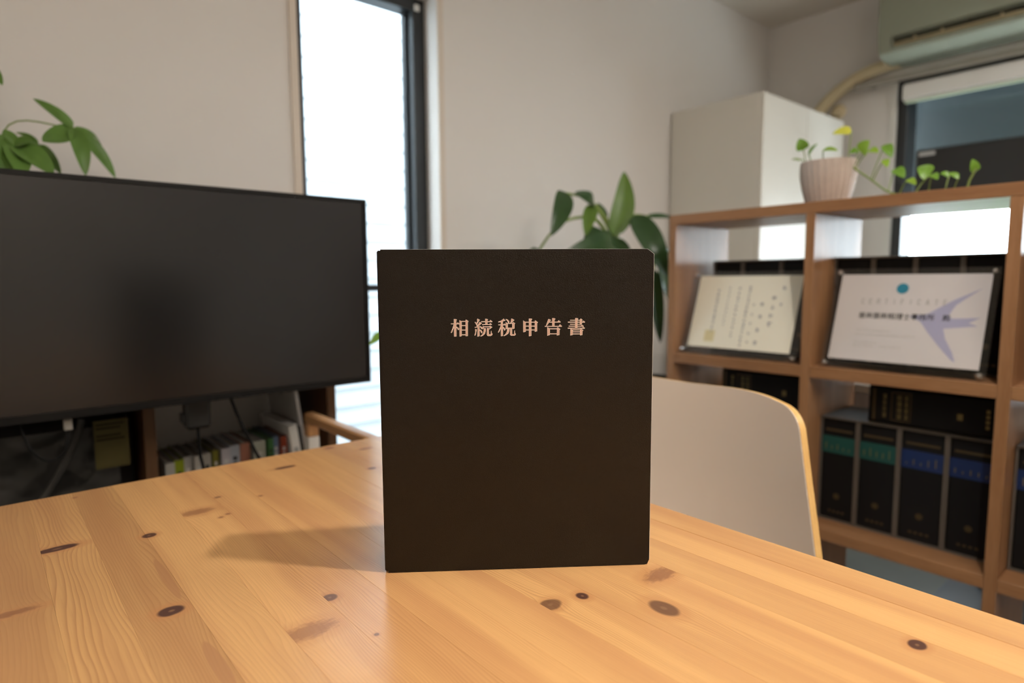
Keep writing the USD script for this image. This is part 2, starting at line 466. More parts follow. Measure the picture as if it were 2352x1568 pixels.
M['shade'] = shade_mat()
ss = thing('sun_shade', 'blue grey cloth sun shade hanging outside the wide window', 'sun shade', (3.70, 0.3, 1.36))
part('cloth', bx(3.698, 3.701, -0.7, 1.40, 1.37, 2.16), M['shade'], ss, world=True, smooth=False)
part('top_bar', bx(3.56, 3.71, -0.72, 1.42, 2.16, 2.19, 0.004), M['black_frame'], ss, world=True)
part('bottom_bar', bx(3.692, 3.707, -0.72, 1.42, 1.355, 1.37, 0.003), M['black_frame'], ss, world=True)

# ------------------------------------------------------------------ curtain rails and blind
cr = thing('curtain_rail', 'grey curtain rail above the tall narrow window', 'curtain rail', (0.93, 1.71, 1.93))
part('rail', bx(0.60, 1.262, 1.702, 1.720, 1.945, 1.972, 0.004), M['casing'], cr, world=True)
part('bracket', bx(0.66, 0.69, 1.720, 1.75, 1.950, 1.968, 0.002), M['casing'], cr, world=True)
part('bracket', bx(1.19, 1.22, 1.720, 1.75, 1.950, 1.968, 0.002), M['casing'], cr, world=True)
M['rail_grey'] = plain('rail_grey', (0.34, 0.32, 0.28), 0.4, 0.5)
cr2 = thing('curtain_rail', 'long grey curtain rail above the white roller blind', 'curtain rail', (3.27, 0.35, 1.93))
part('rail', bx(3.262, 3.282, -0.60, 1.285, 1.893, 1.922, 0.004), M['rail_grey'], cr2, world=True)
for yy in (1.22, 0.35, -0.5):
    part('bracket', bx(3.282, 3.33, yy - 0.012, yy + 0.012, 1.897, 1.917, 0.002), M['rail_grey'], cr2, world=True)
rb = thing('roller_blind', 'white roller blind rolled up at the top of the wide window', 'blind', (3.31, 0.3, 1.80))
part('cassette', bx(3.288, 3.329, -0.50, 1.086, 1.806, 1.882, 0.008), M['white_paint'], rb, world=True)
part('pull_bar', bx(3.296, 3.316, -0.49, 1.076, 1.796, 1.806, 0.002), plain('blind_hem', (0.55, 0.64, 0.48), 0.5, 0.4), rb, world=True)

# ------------------------------------------------------------------ air conditioner with its duct
ac = thing('air_conditioner', 'white wall mounted air conditioner with a dark outlet slot', 'air conditioner', (3.22, 0.68, 1.95))
AX0, AY1, AY0 = 3.085, 1.125, 0.30
prof = [(3.33, 2.26), (3.105, 2.26), (AX0, 2.24), (AX0, 2.075), (3.090, 2.042), (3.150, 2.036), (3.150, 2.006), (3.096, 1.996), (3.105, 1.980), (3.135, 1.967), (3.20, 1.962), (3.33, 1.966)]
P = Polygon(prof)
mid = to_frame(extr(P, AY1 - AY0 - 0.10), (0, AY1 - 0.05, 0), (1, 0, 0), (0, 0, 1))
endp = Polygon([(3.33, 2.26), (3.105, 2.26), (AX0, 2.24), (AX0, 2.05), (3.096, 1.996), (3.105, 1.980), (3.135, 1.967), (3.20, 1.962), (3.33, 1.966)])
e1 = to_frame(extr(endp, 0.05), (0, AY1, 0), (1, 0, 0), (0, 0, 1))
e2 = to_frame(extr(endp, 0.05), (0, AY0 + 0.05, 0), (1, 0, 0), (0, 0, 1))
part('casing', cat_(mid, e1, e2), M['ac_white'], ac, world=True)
part('outlet_back', bx(3.146, 3.1495, AY0 + 0.05, AY1 - 0.05, 2.006, 2.036), M['ac_dark'], ac, world=True)
for k in range(1):
    lv = bx(-0.010, 0.010, AY0 + 0.055, AY1 - 0.055, -0.0012, 0.0012)
    lv.apply_transform(trimesh.transformations.rotation_matrix(math.radians(28), (0, 1, 0)))
    lv.apply_translation((3.116, 0, 2.010))
    part('louver', lv, M['duct'], ac, world=True)
for k in range(7):
    yy = AY1 - 0.13 - 0.10 * k
    part('vane', bx(3.122, 3.146, yy - 0.002, yy + 0.002, 2.008, 2.034), M['ac_dark'] if k == 2 else M['duct'], ac, world=True)
du = thing('duct_pipe', 'beige covered pipe bending from the air conditioner down behind the white cabinet', 'pipe', (3.28, 1.3, 1.8))
pth = [(3.29, 1.10, 1.985), (3.29, 1.16, 1.982), (3.29, 1.25, 1.965), (3.29, 1.34, 1.928), (3.29, 1.42, 1.872), (3.29, 1.48, 1.80), (3.29, 1.51, 1.70), (3.29, 1.52, 1.55)]
part('pipe_cover', tube(pth, 0.029, 16, smoothpath=6), M['duct'], du, world=True)
cp = to_frame(lathe([(0, 0), (0.036, 0), (0.036, 0.006), (0.022, 0.020), (0, 0.022)], 28), (3.33, 1.378, 1.823), (0, 0, 1), (0, 1, 0))
sk = thing('sleeve_cap', 'small round beige wall cap below the pipe', 'wall cap', (3.32, 1.378, 1.823))
part('cap', cp, M['duct'], sk, world=True)
part('nozzle', to_frame(lathe([(0, 0), (0.014, 0), (0.013, 0.03), (0, 0.031)], 16), (3.309, 1.378, 1.815), (0, 0, 1), (0, 1, 0)), M['duct'], sk, world=True)

# ------------------------------------------------------------------ white cabinet in the corner
cb = thing('steel_cabinet', 'tall white cabinet in the corner behind the bookcase', 'cabinet', (2.83, 1.52, 0))
CX0, CX1, CY0, CY1, CZ = 2.45, 3.215, 1.304, 1.745, 1.748
part('body', bx(CX0, CX1, CY0 + 0.02, CY1, 0.03, CZ, 0.003), M['cabinet'], cb, world=True)
part('plinth', bx(CX0 + 0.02, CX1 - 0.02, CY0 + 0.05, CY1 - 0.01, 0, 0.03), M['black_plastic'], cb, world=True)
xm = (CX0 + CX1) / 2
for a, b, hx in ((CX0 + 0.001, xm - 0.001, xm - 0.05), (xm + 0.001, CX1 - 0.001, xm + 0.05)):
    d_ = part('door', bx(a, b, CY0, CY0 + 0.019, 0.04, CZ - 0.002, 0.002), M['cabinet'], cb, world=True)
    part('handle', bx(hx - 0.008, hx + 0.008, CY0 - 0.016, CY0, 0.82, 0.95, 0.003), M['steel'], d_, world=True)

# ------------------------------------------------------------------ pine table
TX0, TX1, TY0, TY1, TZ = -0.164, 0.628, -0.42, 1.000, 0.72
tb = thing('dining_table', 'knotty varnished pine table the black file stands on', 'table', (0.23, 0.29, 0))
seams = [-0.164, -0.104, -0.058, -0.013, 0.033, 0.079, 0.125, 0.171, 0.217, 0.262, 0.308, 0.354, 0.400, 0.446, 0.493, 0.540, 0.584, 0.628]
# knots of the boards in view: x, y, half width across, half width along, darkness 0..1, bend of the grain
KNOTS = [(0.047, 0.797, 0.019, 0.0075, 1.0, 0.6), (0.004, 0.663, 0.020, 0.006, 0.5, 0.5), (0.109, 0.578, 0.0105, 0.0085, 1.0, 0.9),
         (0.128, 0.772, 0.0070, 0.0065, 0.95, 0.8), (0.187, 0.814, 0.020, 0.010, 0.42, 0.5), (0.221, 0.510, 0.0065, 0.0065, 0.8, 0.8),
         (0.184, 0.470, 0.024, 0.012, 0.36, 0.5), (0.338, 0.925, 0.016, 0.0055, 0.85, 0.5), (0.478, 0.343, 0.021, 0.010, 0.55, 0.6),
         (0.360, 0.372, 0.011, 0.008, 0.75, 0.8), (0.392, 0.364, 0.0055, 0.0065, 1.0, 0.9), (0.429, 0.304, 0.010, 0.014, 0.8, 0.8),
         (0.530, 0.144, 0.0075, 0.0060, 1.0, 0.8), (0.222, 0.853, 0.004, 0.003, 0.7, 0.4), (0.266, 0.821, 0.003, 0.003, 0.6, 0.4),
         (0.2045, 0.776, 0.003, 0.003, 0.6, 0.3), (0.214, 0.782, 0.003, 0.003, 0.6, 0.3), (0.479, 0.940, 0.012, 0.005, 0.4, 0.4),
         (0.434, 0.833, 0.006, 0.005, 0.7, 0.6), (0.435, 0.985, 0.008, 0.006, 0.6, 0.5), (0.300, 0.10, 0.010, 0.008, 0.8, 0.7), (0.05, 0.2, 0.012, 0.008, 0.8, 0.7),
         (0.445, 0.10, 0.008, 0.006, 0.5, 0.5), (0.0806, 0.976, 0.003, 0.003, 0.6, 0.3), (0.224, 0.430, 0.0022, 0.0022, 0.7, 0.2)]
STREAKS = [(0.1195, 0.648, 0.0045, 0.055), (0.117, 0.470, 0.0055, 0.042)]
# per board: ring frequency (1/m), contrast, tone (wood variation plus painted light: left boards darker, middle ones brighter)
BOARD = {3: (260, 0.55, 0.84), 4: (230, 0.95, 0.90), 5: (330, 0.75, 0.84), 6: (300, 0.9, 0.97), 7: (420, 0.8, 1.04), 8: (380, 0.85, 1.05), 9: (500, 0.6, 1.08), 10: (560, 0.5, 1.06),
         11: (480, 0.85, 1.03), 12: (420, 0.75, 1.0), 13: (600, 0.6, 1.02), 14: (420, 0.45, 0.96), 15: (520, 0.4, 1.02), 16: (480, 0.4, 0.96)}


def plank_material(i, x0, x1):
    rnd = random.Random(100 + i)
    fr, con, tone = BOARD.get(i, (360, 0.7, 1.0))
    g = G()
    p = g.n('geometry', 'position')
    s = g.n('separate_xyz', None, vector=p)
    px, py = R(s + '.x'), R(s + '.y')
    off = (rnd.uniform(-9, 9), rnd.uniform(-9, 9), 0)
    v1 = g.n('mapping', 'vector', mapping_type='point', vector=p, scale=(14, 2.6, 1), location=off)
    w1 = g.n('noise_texture', 'fac', vector=v1, scale=1.0, detail=2, roughness=0.45)
    u = g.m('add', px, g.m('multiply', g.m('subtract', w1, 0.5), 0.050))
    v2 = g.n('mapping', 'vector', mapping_type='point', vector=p, scale=(60, 14, 1), location=off)
    w2 = g.n('noise_texture', 'fac', vector=v2, scale=1.0, detail=1)
    u = g.m('add', u, g.m('multiply', g.m('subtract', w2, 0.5), 0.0035))
    mask, halo, core, fade = None, None, None, None
    v5 = g.n('mapping', 'vector', mapping_type='point', vector=p, scale=(160, 420, 1), location=off)
    fib0 = g.n('noise_texture', 'fac', vector=v5, scale=1.0, detail=2)
    for kx, ky, rx, ry, dark, bend in KNOTS:
        if not (x0 - 0.004 < kx < x1 + 0.004):
            continue
        dx, dy = g.m('subtract', px, kx), g.m('subtract', py, ky)
        a, b = g.m('divide', dx, rx), g.m('divide', dy, ry)
        q = g.m('add', g.m('multiply', a, a), g.m('multiply', b, b))
        b2 = g.m('divide', dy, ry * 2.2)
        q2 = g.m('add', g.m('multiply', a, a), g.m('multiply', b2, b2))
        u = g.m('subtract', u, g.m('divide', g.m('multiply', dx, bend), g.m('add', q2, 0.55)))
        qw = g.m('add', q, g.m('multiply', g.m('subtract', w2, 0.5), 0.9))
        mk = g.m('multiply', g.range(qw, 0.55, 1.35, 1.0, 0.0), dark)
        hl = g.m('multiply', g.range(q, 0.9, 5.0, 1.0, 0.0), 0.55 * (0.4 + 0.6 * dark))
        cr_ = g.m('multiply', g.range(q, 0.0, 0.10, 0.55, 0.0), dark)
        if dark < 0.65:
            fm = g.range(g.m('add', q, g.m('multiply', g.m('subtract', fib0, 0.5), 1.6)), 0.2, 1.5, 0.35 + dark * 0.75, 0.0)
            fade = fm if fade is None else g.m('maximum', fade, fm)
        else:
            mask = mk if mask is None else g.m('maximum', mask, mk)
        halo = hl if halo is None else g.m('maximum', halo, hl)
        core = cr_ if core is None else g.m('maximum', core, cr_)
    ph = g.m('add', g.m('multiply', u, fr), rnd.uniform(0, 5))
    vv = g.n('combine_xyz', 'vector', x=g.m('multiply', u, fr * 0.16), y=rnd.uniform(0, 50), z=0.0)
    ph = g.m('add', ph, g.m('multiply', g.n('noise_texture', 'fac', vector=vv, scale=1.0, detail=1), 2.6))
    ring = g.m('fraction', ph)
    amp = g.n('noise_texture', 'fac', vector=vv, scale=0.8, detail=1)
    amp = g.range(amp, 0.30, 0.70, 0.30, 1.0)
    line = g.n('rgb_ramp', 'color', fac=ring, ramp=[(0.0, (0, 0, 0)), (0.40, (0.12, 0.12, 0.12)), (0.72, (0.55, 0.55, 0.55)), (0.90, (1, 1, 1)), (1.0, (0.1, 0.1, 0.1))])
    line = g.n('rgb_to_bw', 'val', color=line)
    v3 = g.n('mapping', 'vector', mapping_type='point', vector=p, scale=(900, 22, 1), location=off)
    fib = g.n('noise_texture', 'fac', vector=v3, scale=1.0, detail=2)
    v4 = g.n('mapping', 'vector', mapping_type='point', vector=p, scale=(26, 1.6, 1), location=off)
    blot = g.n('noise_texture', 'fac', vector=v4, scale=1.0, detail=2)
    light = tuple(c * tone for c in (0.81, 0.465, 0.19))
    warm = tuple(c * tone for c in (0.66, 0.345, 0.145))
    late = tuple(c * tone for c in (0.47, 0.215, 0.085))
    c = g.mix(g.range(blot, 0.35, 0.72, 0.0, 1.0), light, warm)
    c = g.mix(g.m('multiply', g.m('multiply', line, amp), con * 0.78), c, late)
    c = g.mix(g.m('multiply', g.m('subtract', fib, 0.40), 0.42, True), c, late)
    for sx, sy, rx, ry in STREAKS:
        if x0 < sx < x1:
            a, b = g.m('divide', g.m('subtract', px, sx), rx), g.m('divide', g.m('subtract', py, sy), ry)
            q = g.m('add', g.m('multiply', a, a), g.m('multiply', b, b))
            c = g.mix(g.range(q, 0.75, 1.05, 0.75, 0.0), c, (0.48, 0.235, 0.105))
    if halo is not None:
        c = g.mix(halo, c, (0.58, 0.265, 0.105))
    if fade is not None:
        c = g.mix(fade, c, (0.30, 0.125, 0.060))
    if mask is not None:
        c = g.mix(mask, c, (0.105, 0.045, 0.032))
        c = g.mix(core, c, (0.36, 0.20, 0.10))
    bp = g.n('bump', 'normal', height=line, strength=0.06, distance=0.0003)
    return g.done('pine_board_%02d' % i, g.n('principled_bsdf', 'BSDF', base_color=c, roughness=0.26, specular_ior_level=0.55, normal=bp))


for i in range(len(seams) - 1):
    a, b = seams[i], seams[i + 1]
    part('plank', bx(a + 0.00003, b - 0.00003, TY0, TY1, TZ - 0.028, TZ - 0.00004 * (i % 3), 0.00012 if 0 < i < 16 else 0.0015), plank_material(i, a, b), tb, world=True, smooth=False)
for sx in (TX0 + 0.03, TX1 - 0.09):
    for sy in (TY0 + 0.03, TY1 - 0.09):
        part('leg', bx(sx, sx + 0.06, sy, sy + 0.06, 0, TZ - 0.0285, 0.004), M['pine_leg'], tb, world=True)
part('apron', bx(TX0 + 0.05, TX0 + 0.07, TY0 + 0.09, TY1 - 0.09, 0.61, TZ - 0.0285), M['pine_plain'], tb, world=True)
part('apron', bx(TX1 - 0.07, TX1 - 0.05, TY0 + 0.09, TY1 - 0.09, 0.61, TZ - 0.0285), M['pine_plain'], tb, world=True)
part('apron', bx(TX0 + 0.09, TX1 - 0.09, TY1 - 0.07, TY1 - 0.05, 0.61, TZ - 0.0285), M['pine_plain'], tb, world=True)
part('apron', bx(TX0 + 0.09, TX1 - 0.09, TY0 + 0.05, TY0 + 0.07, 0.61, TZ - 0.0285), M['pine_plain'], tb, world=True)

# ------------------------------------------------------------------ the black file with its foil title
FO = (0.2808, 0.5187, 0.7201)
FROT = math.degrees(math.atan2(-0.603, 0.7978))
fl = thing('document_file', 'black leatherette file with a rose gold Japanese title, standing on the table', 'file', FO, FROT)
FWD, FHT, CH, TH = 0.2580, 0.3082, 0.0062, 0.0022


def cover(w, chamfer_far=True):
    return Polygon([(0.0035, 0), (w - CH * 0.75, 0), (w - CH * 0.3, CH * 0.12), (w, CH * 0.8), (w, FHT - CH * 0.75), (w - CH, FHT), (0.0035, FHT)])


# local frame: x along the front, y backwards, z up
def front_frame(mesh, y, ang=0.0, flip=False):
    """polygon (x, z) extruded backwards"""
    return to_frame(mesh, (0, y, 0), (1, 0, 0), (0, 0, 1))


lea = extr(cover(FWD), TH)               # extrude along ux x uy = (1,0,0)x(0,0,1) = (0,-1,0): towards the viewer
part('front_cover', to_frame(lea, (0, TH, 0), (1, 0, 0), (0, 0, 1)), M['leather'], fl, smooth=False)
rim = cover(FWD + 0.0007).buffer(0.0003)
part('cover_board', to_frame(extr(rim, 0.0007), (0, TH + 0.0008, 0), (1, 0, 0), (0, 0, 1)), M['card'], fl, smooth=False, label='pale card showing along the edge of the front cover')
SPD = 0.043
part('spine', bx(0.0006, 0.0030, 0.0038, SPD - 0.004, 0, FHT - 0.0012, 0.0006), M['leather'], fl)
hinge = [(0.0042, 0.0006), (0.0022, 0.0015), (0.0012, 0.0038)]
part('hinge', bx(0.0, 0.0046, 0.0009, 0.0040, 0.0012, FHT - 0.0008, 0.0012), M['leather'], fl)
part('hinge', bx(0.0008, 0.0046, SPD - 0.0042, SPD - 0.0009, 0.0012, FHT - 0.0008, 0.0012), M['leather'], fl)
bk = to_frame(extr(cover(FWD), TH), (0, 0, 0), (1, 0, 0), (0, 0, 1))
bk.apply_transform(trimesh.transformations.rotation_matrix(math.radians(5.5), (0, 0, 1)))
bk.apply_translation((0, SPD, 0))
part('back_cover', bk, M['leather_black'], fl, smooth=False)
part('ring_bar', bx(0.0032, 0.006, 0.014, 0.030, 0.06, 0.25, 0.001), M['steel'], fl)


def P_(pts):
    return Polygon(pts).buffer(0)


def HB(x0, x1, y, t=24):
    return sbox(x0, y - t / 2, x1, y + t / 2)


GL = {
    'a': [P_([(292, 168), (350, 170), (385, 180), (364, 210), (362, 685), (292, 692)]), P_([(203, 298), (380, 298), (410, 262), (440, 300), (460, 300), (460, 321), (203, 321)]),
          P_([(288, 325), (314, 345), (236, 562), (212, 583), (194, 566), (214, 530)]), P_([(360, 388), (420, 425), (447, 450), (440, 487), (415, 500), (395, 460), (360, 410)]),
          P_([(457, 198), (487, 215), (524, 230), (524, 675), (457, 692)]), P_([(638, 222), (650, 183), (692, 200), (730, 235), (708, 268), (708, 672), (638, 682)]), HB(520, 642, 236), HB(520, 642, 362), HB(520, 642, 495), HB(520, 642, 638)],
    'b': [P_([(985, 180), (1000, 153), (1030, 168), (1074, 195), (1050, 215), (992, 310), (995, 348), (970, 367), (948, 312), (913, 265), (930, 248), (966, 285), (990, 235)]),
          P_([(1030, 305), (1065, 248), (1127, 290), (1100, 315), (1016, 392), (1060, 390), (1060, 412), (985, 417), (916, 427), (916, 400), (962, 396)]),
          P_([(1068, 372), (1140, 410), (1152, 440), (1130, 470), (1104, 450), (1058, 385)]), P_([(998, 410), (1056, 405), (1056, 680), (992, 692)]),
          P_([(926, 462), (976, 478), (938, 640), (915, 667), (903, 650), (928, 560)]), P_([(1058, 472), (1110, 500), (1142, 540), (1132, 587), (1105, 592), (1088, 545), (1058, 503)]),
          P_([(1108, 232), (1360, 232), (1385, 192), (1442, 235), (1442, 256), (1108, 256)]), P_([(1230, 158), (1285, 160), (1312, 178), (1297, 205), (1297, 325), (1230, 325)]),
          P_([(1133, 318), (1350, 318), (1380, 288), (1427, 320), (1427, 341), (1133, 342)]), P_([(1165, 365), (1187, 385), (1182, 440), (1150, 472), (1128, 460), (1150, 420)]),
          P_([(1178, 384), (1340, 384), (1385, 366), (1442, 410), (1402, 440), (1360, 472), (1338, 465), (1370, 425), (1350, 411), (1178, 411)]),
          P_([(1183, 440), (1242, 440), (1242, 520), (1217, 610), (1152, 667), (1090, 690), (1076, 675), (1140, 620), (1178, 540)]),
          P_([(1275, 435), (1337, 435), (1337, 608), (1355, 628), (1390, 622), (1400, 518), (1413, 518), (1421, 590), (1450, 610), (1432, 650), (1395, 674), (1300, 674), (1273, 640)])],
    'c': [P_([(1618, 242), (1700, 218), (1758, 175), (1785, 152), (1817, 185), (1837, 217), (1800, 222), (1700, 252), (1630, 267)]), P_([(1698, 235), (1760, 225), (1760, 670), (1697, 682)]),
          P_([(1623, 328), (1775, 328), (1805, 298), (1837, 330), (1837, 352), (1623, 352)]), P_([(1693, 375), (1707, 420), (1652, 542), (1625, 577), (1610, 560), (1638, 500)]),
          P_([(1756, 388), (1805, 430), (1832, 470), (1827, 500), (1800, 510), (1783, 460), (1756, 420)]), P_([(1848, 163), (1902, 178), (1953, 230), (1953, 270), (1920, 277), (1888, 220), (1848, 180)]),
          P_([(2015, 147), (2062, 163), (2107, 195), (2080, 222), (2020, 272), (1983, 282), (2003, 220)]), P_([(1843, 262), (1882, 278), (1907, 295), (1907, 446), (1843, 470)]), HB(1900, 2042, 295),
          P_([(2038, 282), (2070, 252), (2132, 295), (2112, 320), (2112, 442), (2085, 464), (2038, 457)]), HB(1900, 2042, 435), P_([(1890, 453), (1957, 448), (1952, 520), (1922, 602), (1850, 652), (1790, 680), (1776, 665), (1840, 610), (1880, 530)]),
          P_([(1974, 448), (2037, 448), (2037, 608), (2050, 624), (2095, 618), (2105, 508), (2119, 508), (2127, 590), (2152, 612), (2132, 650), (2105, 667), (2005, 667), (1976, 640)])],
    'd': [P_([(285, 207), (322, 235), (357, 250), (357, 545), (285, 562)]), P_([(628, 237), (645, 203), (682, 230), (727, 265), (699, 288), (699, 532), (627, 547)]),
          P_([(454, 155), (527, 150), (555, 168), (527, 200), (527, 667), (454, 682)]), HB(350, 632, 260), HB(350, 632, 377), HB(350, 632, 491)],
    'e': [P_([(1023, 200), (1040, 162), (1075, 173), (1117, 195), (1087, 222), (1062, 262), (1002, 352), (964, 362)]), P_([(1050, 244), (1310, 244), (1345, 202), (1402, 245), (1402, 268), (1050, 270)]),
          P_([(1151, 140), (1215, 138), (1252, 163), (1220, 190), (1220, 382), (1151, 382)]), P_([(928, 370), (1350, 370), (1385, 322), (1443, 372), (1443, 396), (928, 396)]),
          P_([(1003, 407), (1040, 428), (1082, 445), (1082, 642), (1003, 667)]), P_([(1293, 442), (1310, 412), (1352, 433), (1397, 470), (1370, 492), (1370, 642), (1291, 660)]), HB(1075, 1297, 458), HB(1075, 1297, 608)],
    'f': [P_([(1841, 137), (1905, 137), (1934, 153), (1909, 185), (1909, 432), (1841, 432)]), HB(1688, 1992, 199), P_([(1984, 182), (2010, 147), (2042, 168), (2064, 195), (2047, 220), (2047, 322), (2000, 340), (1984, 322)]),
          P_([(1626, 244), (2060, 244), (2090, 212), (2140, 250), (2130, 270), (1626, 271)]), HB(1688, 1992, 319), P_([(1648, 366), (2010, 366), (2050, 338), (2097, 370), (2092, 392), (1648, 393)]),
          P_([(1620, 424), (2050, 424), (2090, 398), (2134, 430), (2130, 452), (1620, 453)]), P_([(1698, 460), (1730, 468), (1770, 480), (1770, 642), (1697, 660)]), P_([(1988, 482), (2015, 453), (2052, 475), (2090, 500), (2064, 527), (2064, 642), (1988, 658)]),
          HB(1765, 1992, 490), HB(1765, 1992, 550), HB(1765, 1992, 612)]}
AFF = {c: (3.1107e-05, 0.0, 0.060647, -3.179e-07, -3.1215e-05, 0.249344) for c in 'abc'}
AFF.update({c: (3.1532e-05, 0.0, 0.125492, -3.2227e-07, -3.1431e-05, 0.248767) for c in 'def'})
for ch in 'abcdef':
    A_, B_, C_, D_, E_, F_ = AFF[ch]
    poly = shapely.affinity.affine_transform(unary_union(GL[ch]).buffer(2).buffer(-1), [A_, B_, D_, E_, C_, F_])
    # raised about 0.2 mm out of the cover; the pale layer below paints light caught on the edges, the satin face above
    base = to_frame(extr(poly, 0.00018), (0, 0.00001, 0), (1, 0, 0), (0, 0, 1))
    g_ = part('title_character', base, M['foil_glint'], fl, smooth=False, label='one character of the foil title')
    inner = poly.buffer(-0.00022)
    inner = shapely.affinity.translate(inner, 0, 0.00012)
    part('foil_face', to_frame(extr(inner, 0.00009), (0, -0.00017, 0), (1, 0, 0), (0, 0, 1)), M['foil'], g_, smooth=False)

# ------------------------------------------------------------------ television
TVX0, TVX1, TVY, TVZ0, TVZ1 = -0.045, 0.671, 1.280, 0.771, 1.179
tv = thing('television', 'flat black television behind the far end of the table', 'television', (0.313, 1.30, 0.771))
b_ = 0.008
fr_ = Polygon([(TVX0, TVZ0), (TVX1, TVZ0), (TVX1, TVZ1), (TVX0, TVZ1)], [[(TVX0 + b_, TVZ0 + 0.013), (TVX1 - b_, TVZ0 + 0.013), (TVX1 - b_, TVZ1 - b_), (TVX0 + b_, TVZ1 - b_)]])
part('bezel', to_frame(extr(fr_, 0.014), (0, TVY + 0.014, 0), (1, 0, 0), (0, 0, 1)), M['bezel'], tv, world=True, smooth=False)
part('screen', bx(TVX0 + b_, TVX1 - b_, TVY + 0.003, TVY + 0.012, TVZ0 + 0.013, TVZ1 - b_), M['screen'], tv, world=True, smooth=False)
part('back_housing', bx(TVX0 + 0.02, TVX1 - 0.02, TVY + 0.0145, TVY + 0.045, TVZ0 + 0.006, TVZ1 - 0.015, 0.012), M['black_plastic'], tv, world=True)
part('wall_bracket', bx(0.22, 0.40, 1.722, 1.75, 0.88, 1.06, 0.003), M['black_plastic'], tv, world=True)
part('wall_arm', bx(0.285, 0.335, TVY + 0.045, 1.722, 0.945, 0.995, 0.005), M['black_plastic'], tv, world=True)

# ------------------------------------------------------------------ low bookcase under the television
BY0, BY1 = 1.450, 1.735
b2 = thing('bookcase', 'low walnut open bookcase under the television, its shade put into the wood colour', 'bookcase', (0.06, 1.59, 0))
ups2 = [0.651, 0.254, -0.143, -0.540]
for u_ in ups2:
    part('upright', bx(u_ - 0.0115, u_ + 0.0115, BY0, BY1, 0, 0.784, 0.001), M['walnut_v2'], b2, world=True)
for zt in (0.784, 0.383, 0.06):
    for a, b in zip(ups2[1:], ups2[:-1]):
        part('shelf_board', bx(a + 0.0118, b - 0.0118, BY0 + 0.001, BY1, zt - 0.028, zt, 0.001), M['walnut_hx_shaded'], b2, world=True)

BOOKS = [  # x0, x1, height, colour, label, category
    (0.288, 0.307, 0.222, (0.62, 0.60, 0.56), 'white paperback first in the low bookcase row', 'book'),
    (0.3075, 0.327, 0.224, (0.34, 0.42, 0.01), 'lime green book low under the television', 'book'),
    (0.3275, 0.346, 0.226, (0.60, 0.58, 0.57), 'white paperback next to the lime green book', 'book'),
    (0.3465, 0.365, 0.228, (0.60, 0.57, 0.53), 'off white paperback second after the lime green book', 'book'),
    (0.3655, 0.383, 0.228, (0.50, 0.47, 0.42), 'greyish cream book just left of the hanging adapter cord', 'book'),
    (0.388, 0.402, 0.230, (0.26, 0.24, 0.03), 'olive yellow book just right of the hanging adapter cord', 'book'),
    (0.404, 0.424, 0.234, (0.58, 0.55, 0.60), 'lavender white book right of the olive yellow one', 'book'),
    (0.4245, 0.446, 0.236, (0.50, 0.54, 0.62), 'pale blue and white book in the low row', 'book'),
    (0.449, 0.472, 0.236, (0.48, 0.20, 0.13), 'book with a red top and cream spine foot', 'book'),
    (0.476, 0.504, 0.238, (0.52, 0.55, 0.48), 'thick greenish white book left of the slanting cable', 'book'),
    (0.512, 0.5255, 0.238, (0.08, 0.26, 0.08), 'green book right of the slanting cable', 'book'),
    (0.526, 0.540, 0.240, (0.20, 0.28, 0.46), 'blue book between a green and a red one', 'book'),
    (0.5405, 0.556, 0.240, (0.40, 0.07, 0.03), 'dark red book at the end of the upright row', 'book')]
for k, (xa, xb, h, col, lab, ct) in enumerate(BOOKS):
    fyb = 1.508 + 0.006 * ((k * 7) % 3)
    bk_ = thing('book', lab, ct, ((xa + xb) / 2, fyb + 0.07, 0.3832), group=None)
    mt = plain('book_cover_%02d' % k, tuple(0.58 * q for q in col), 0.5, 0.3)  # cover colours dimmed to paint in the low light under the television
    w = xb - xa - 0.0004
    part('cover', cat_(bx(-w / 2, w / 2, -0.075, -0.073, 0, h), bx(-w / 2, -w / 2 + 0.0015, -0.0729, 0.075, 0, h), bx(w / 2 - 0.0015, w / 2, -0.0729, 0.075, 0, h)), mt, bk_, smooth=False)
    part('pages', bx(-w / 2 + 0.0016, w / 2 - 0.0016, -0.0725, 0.072, 0.003, h - 0.003), M['paper_shaded'], bk_, smooth=False)
    ink = (M['print_grey'], M['print_black'], M['print_pale'])[k % 3]
    if k in (8,):
        part('spine_label', bx(-w / 2 + 0.001, w / 2 - 0.001, -0.0755, -0.0751, 0.06, h - 0.05), M['paper_cream'], bk_, smooth=False)
    else:
        part('spine_print', cat_(*[bx(-w * 0.22, w * 0.22, -0.0753, -0.0751, h - 0.035 - 0.013 * q, h - 0.026 - 0.013 * q) for q in range(7)]), ink, bk_, smooth=False)


def leaning(name, label, cat, xb, w, h, depth, ang, mat, z=0.3832, yc=1.585):
    o = thing(name, label, cat, (xb, yc, z))
    b = bx(0, w, -depth / 2, depth / 2, 0, h, 0.001)
    b.apply_transform(trimesh.transformations.rotation_matrix(math.radians(ang), (0, 1, 0)))
    b.apply_translation((0, 0, -b.bounds[0][2]))
    return o, b, ang


def lean_part(o, name, boxm, ang, base, mat, label=None):
    b = boxm.copy()
    b.apply_transform(trimesh.transformations.rotation_matrix(math.radians(ang), (0, 1, 0)))
    b.apply_translation((0, 0, base))
    part(name, b, mat, o, label=label)


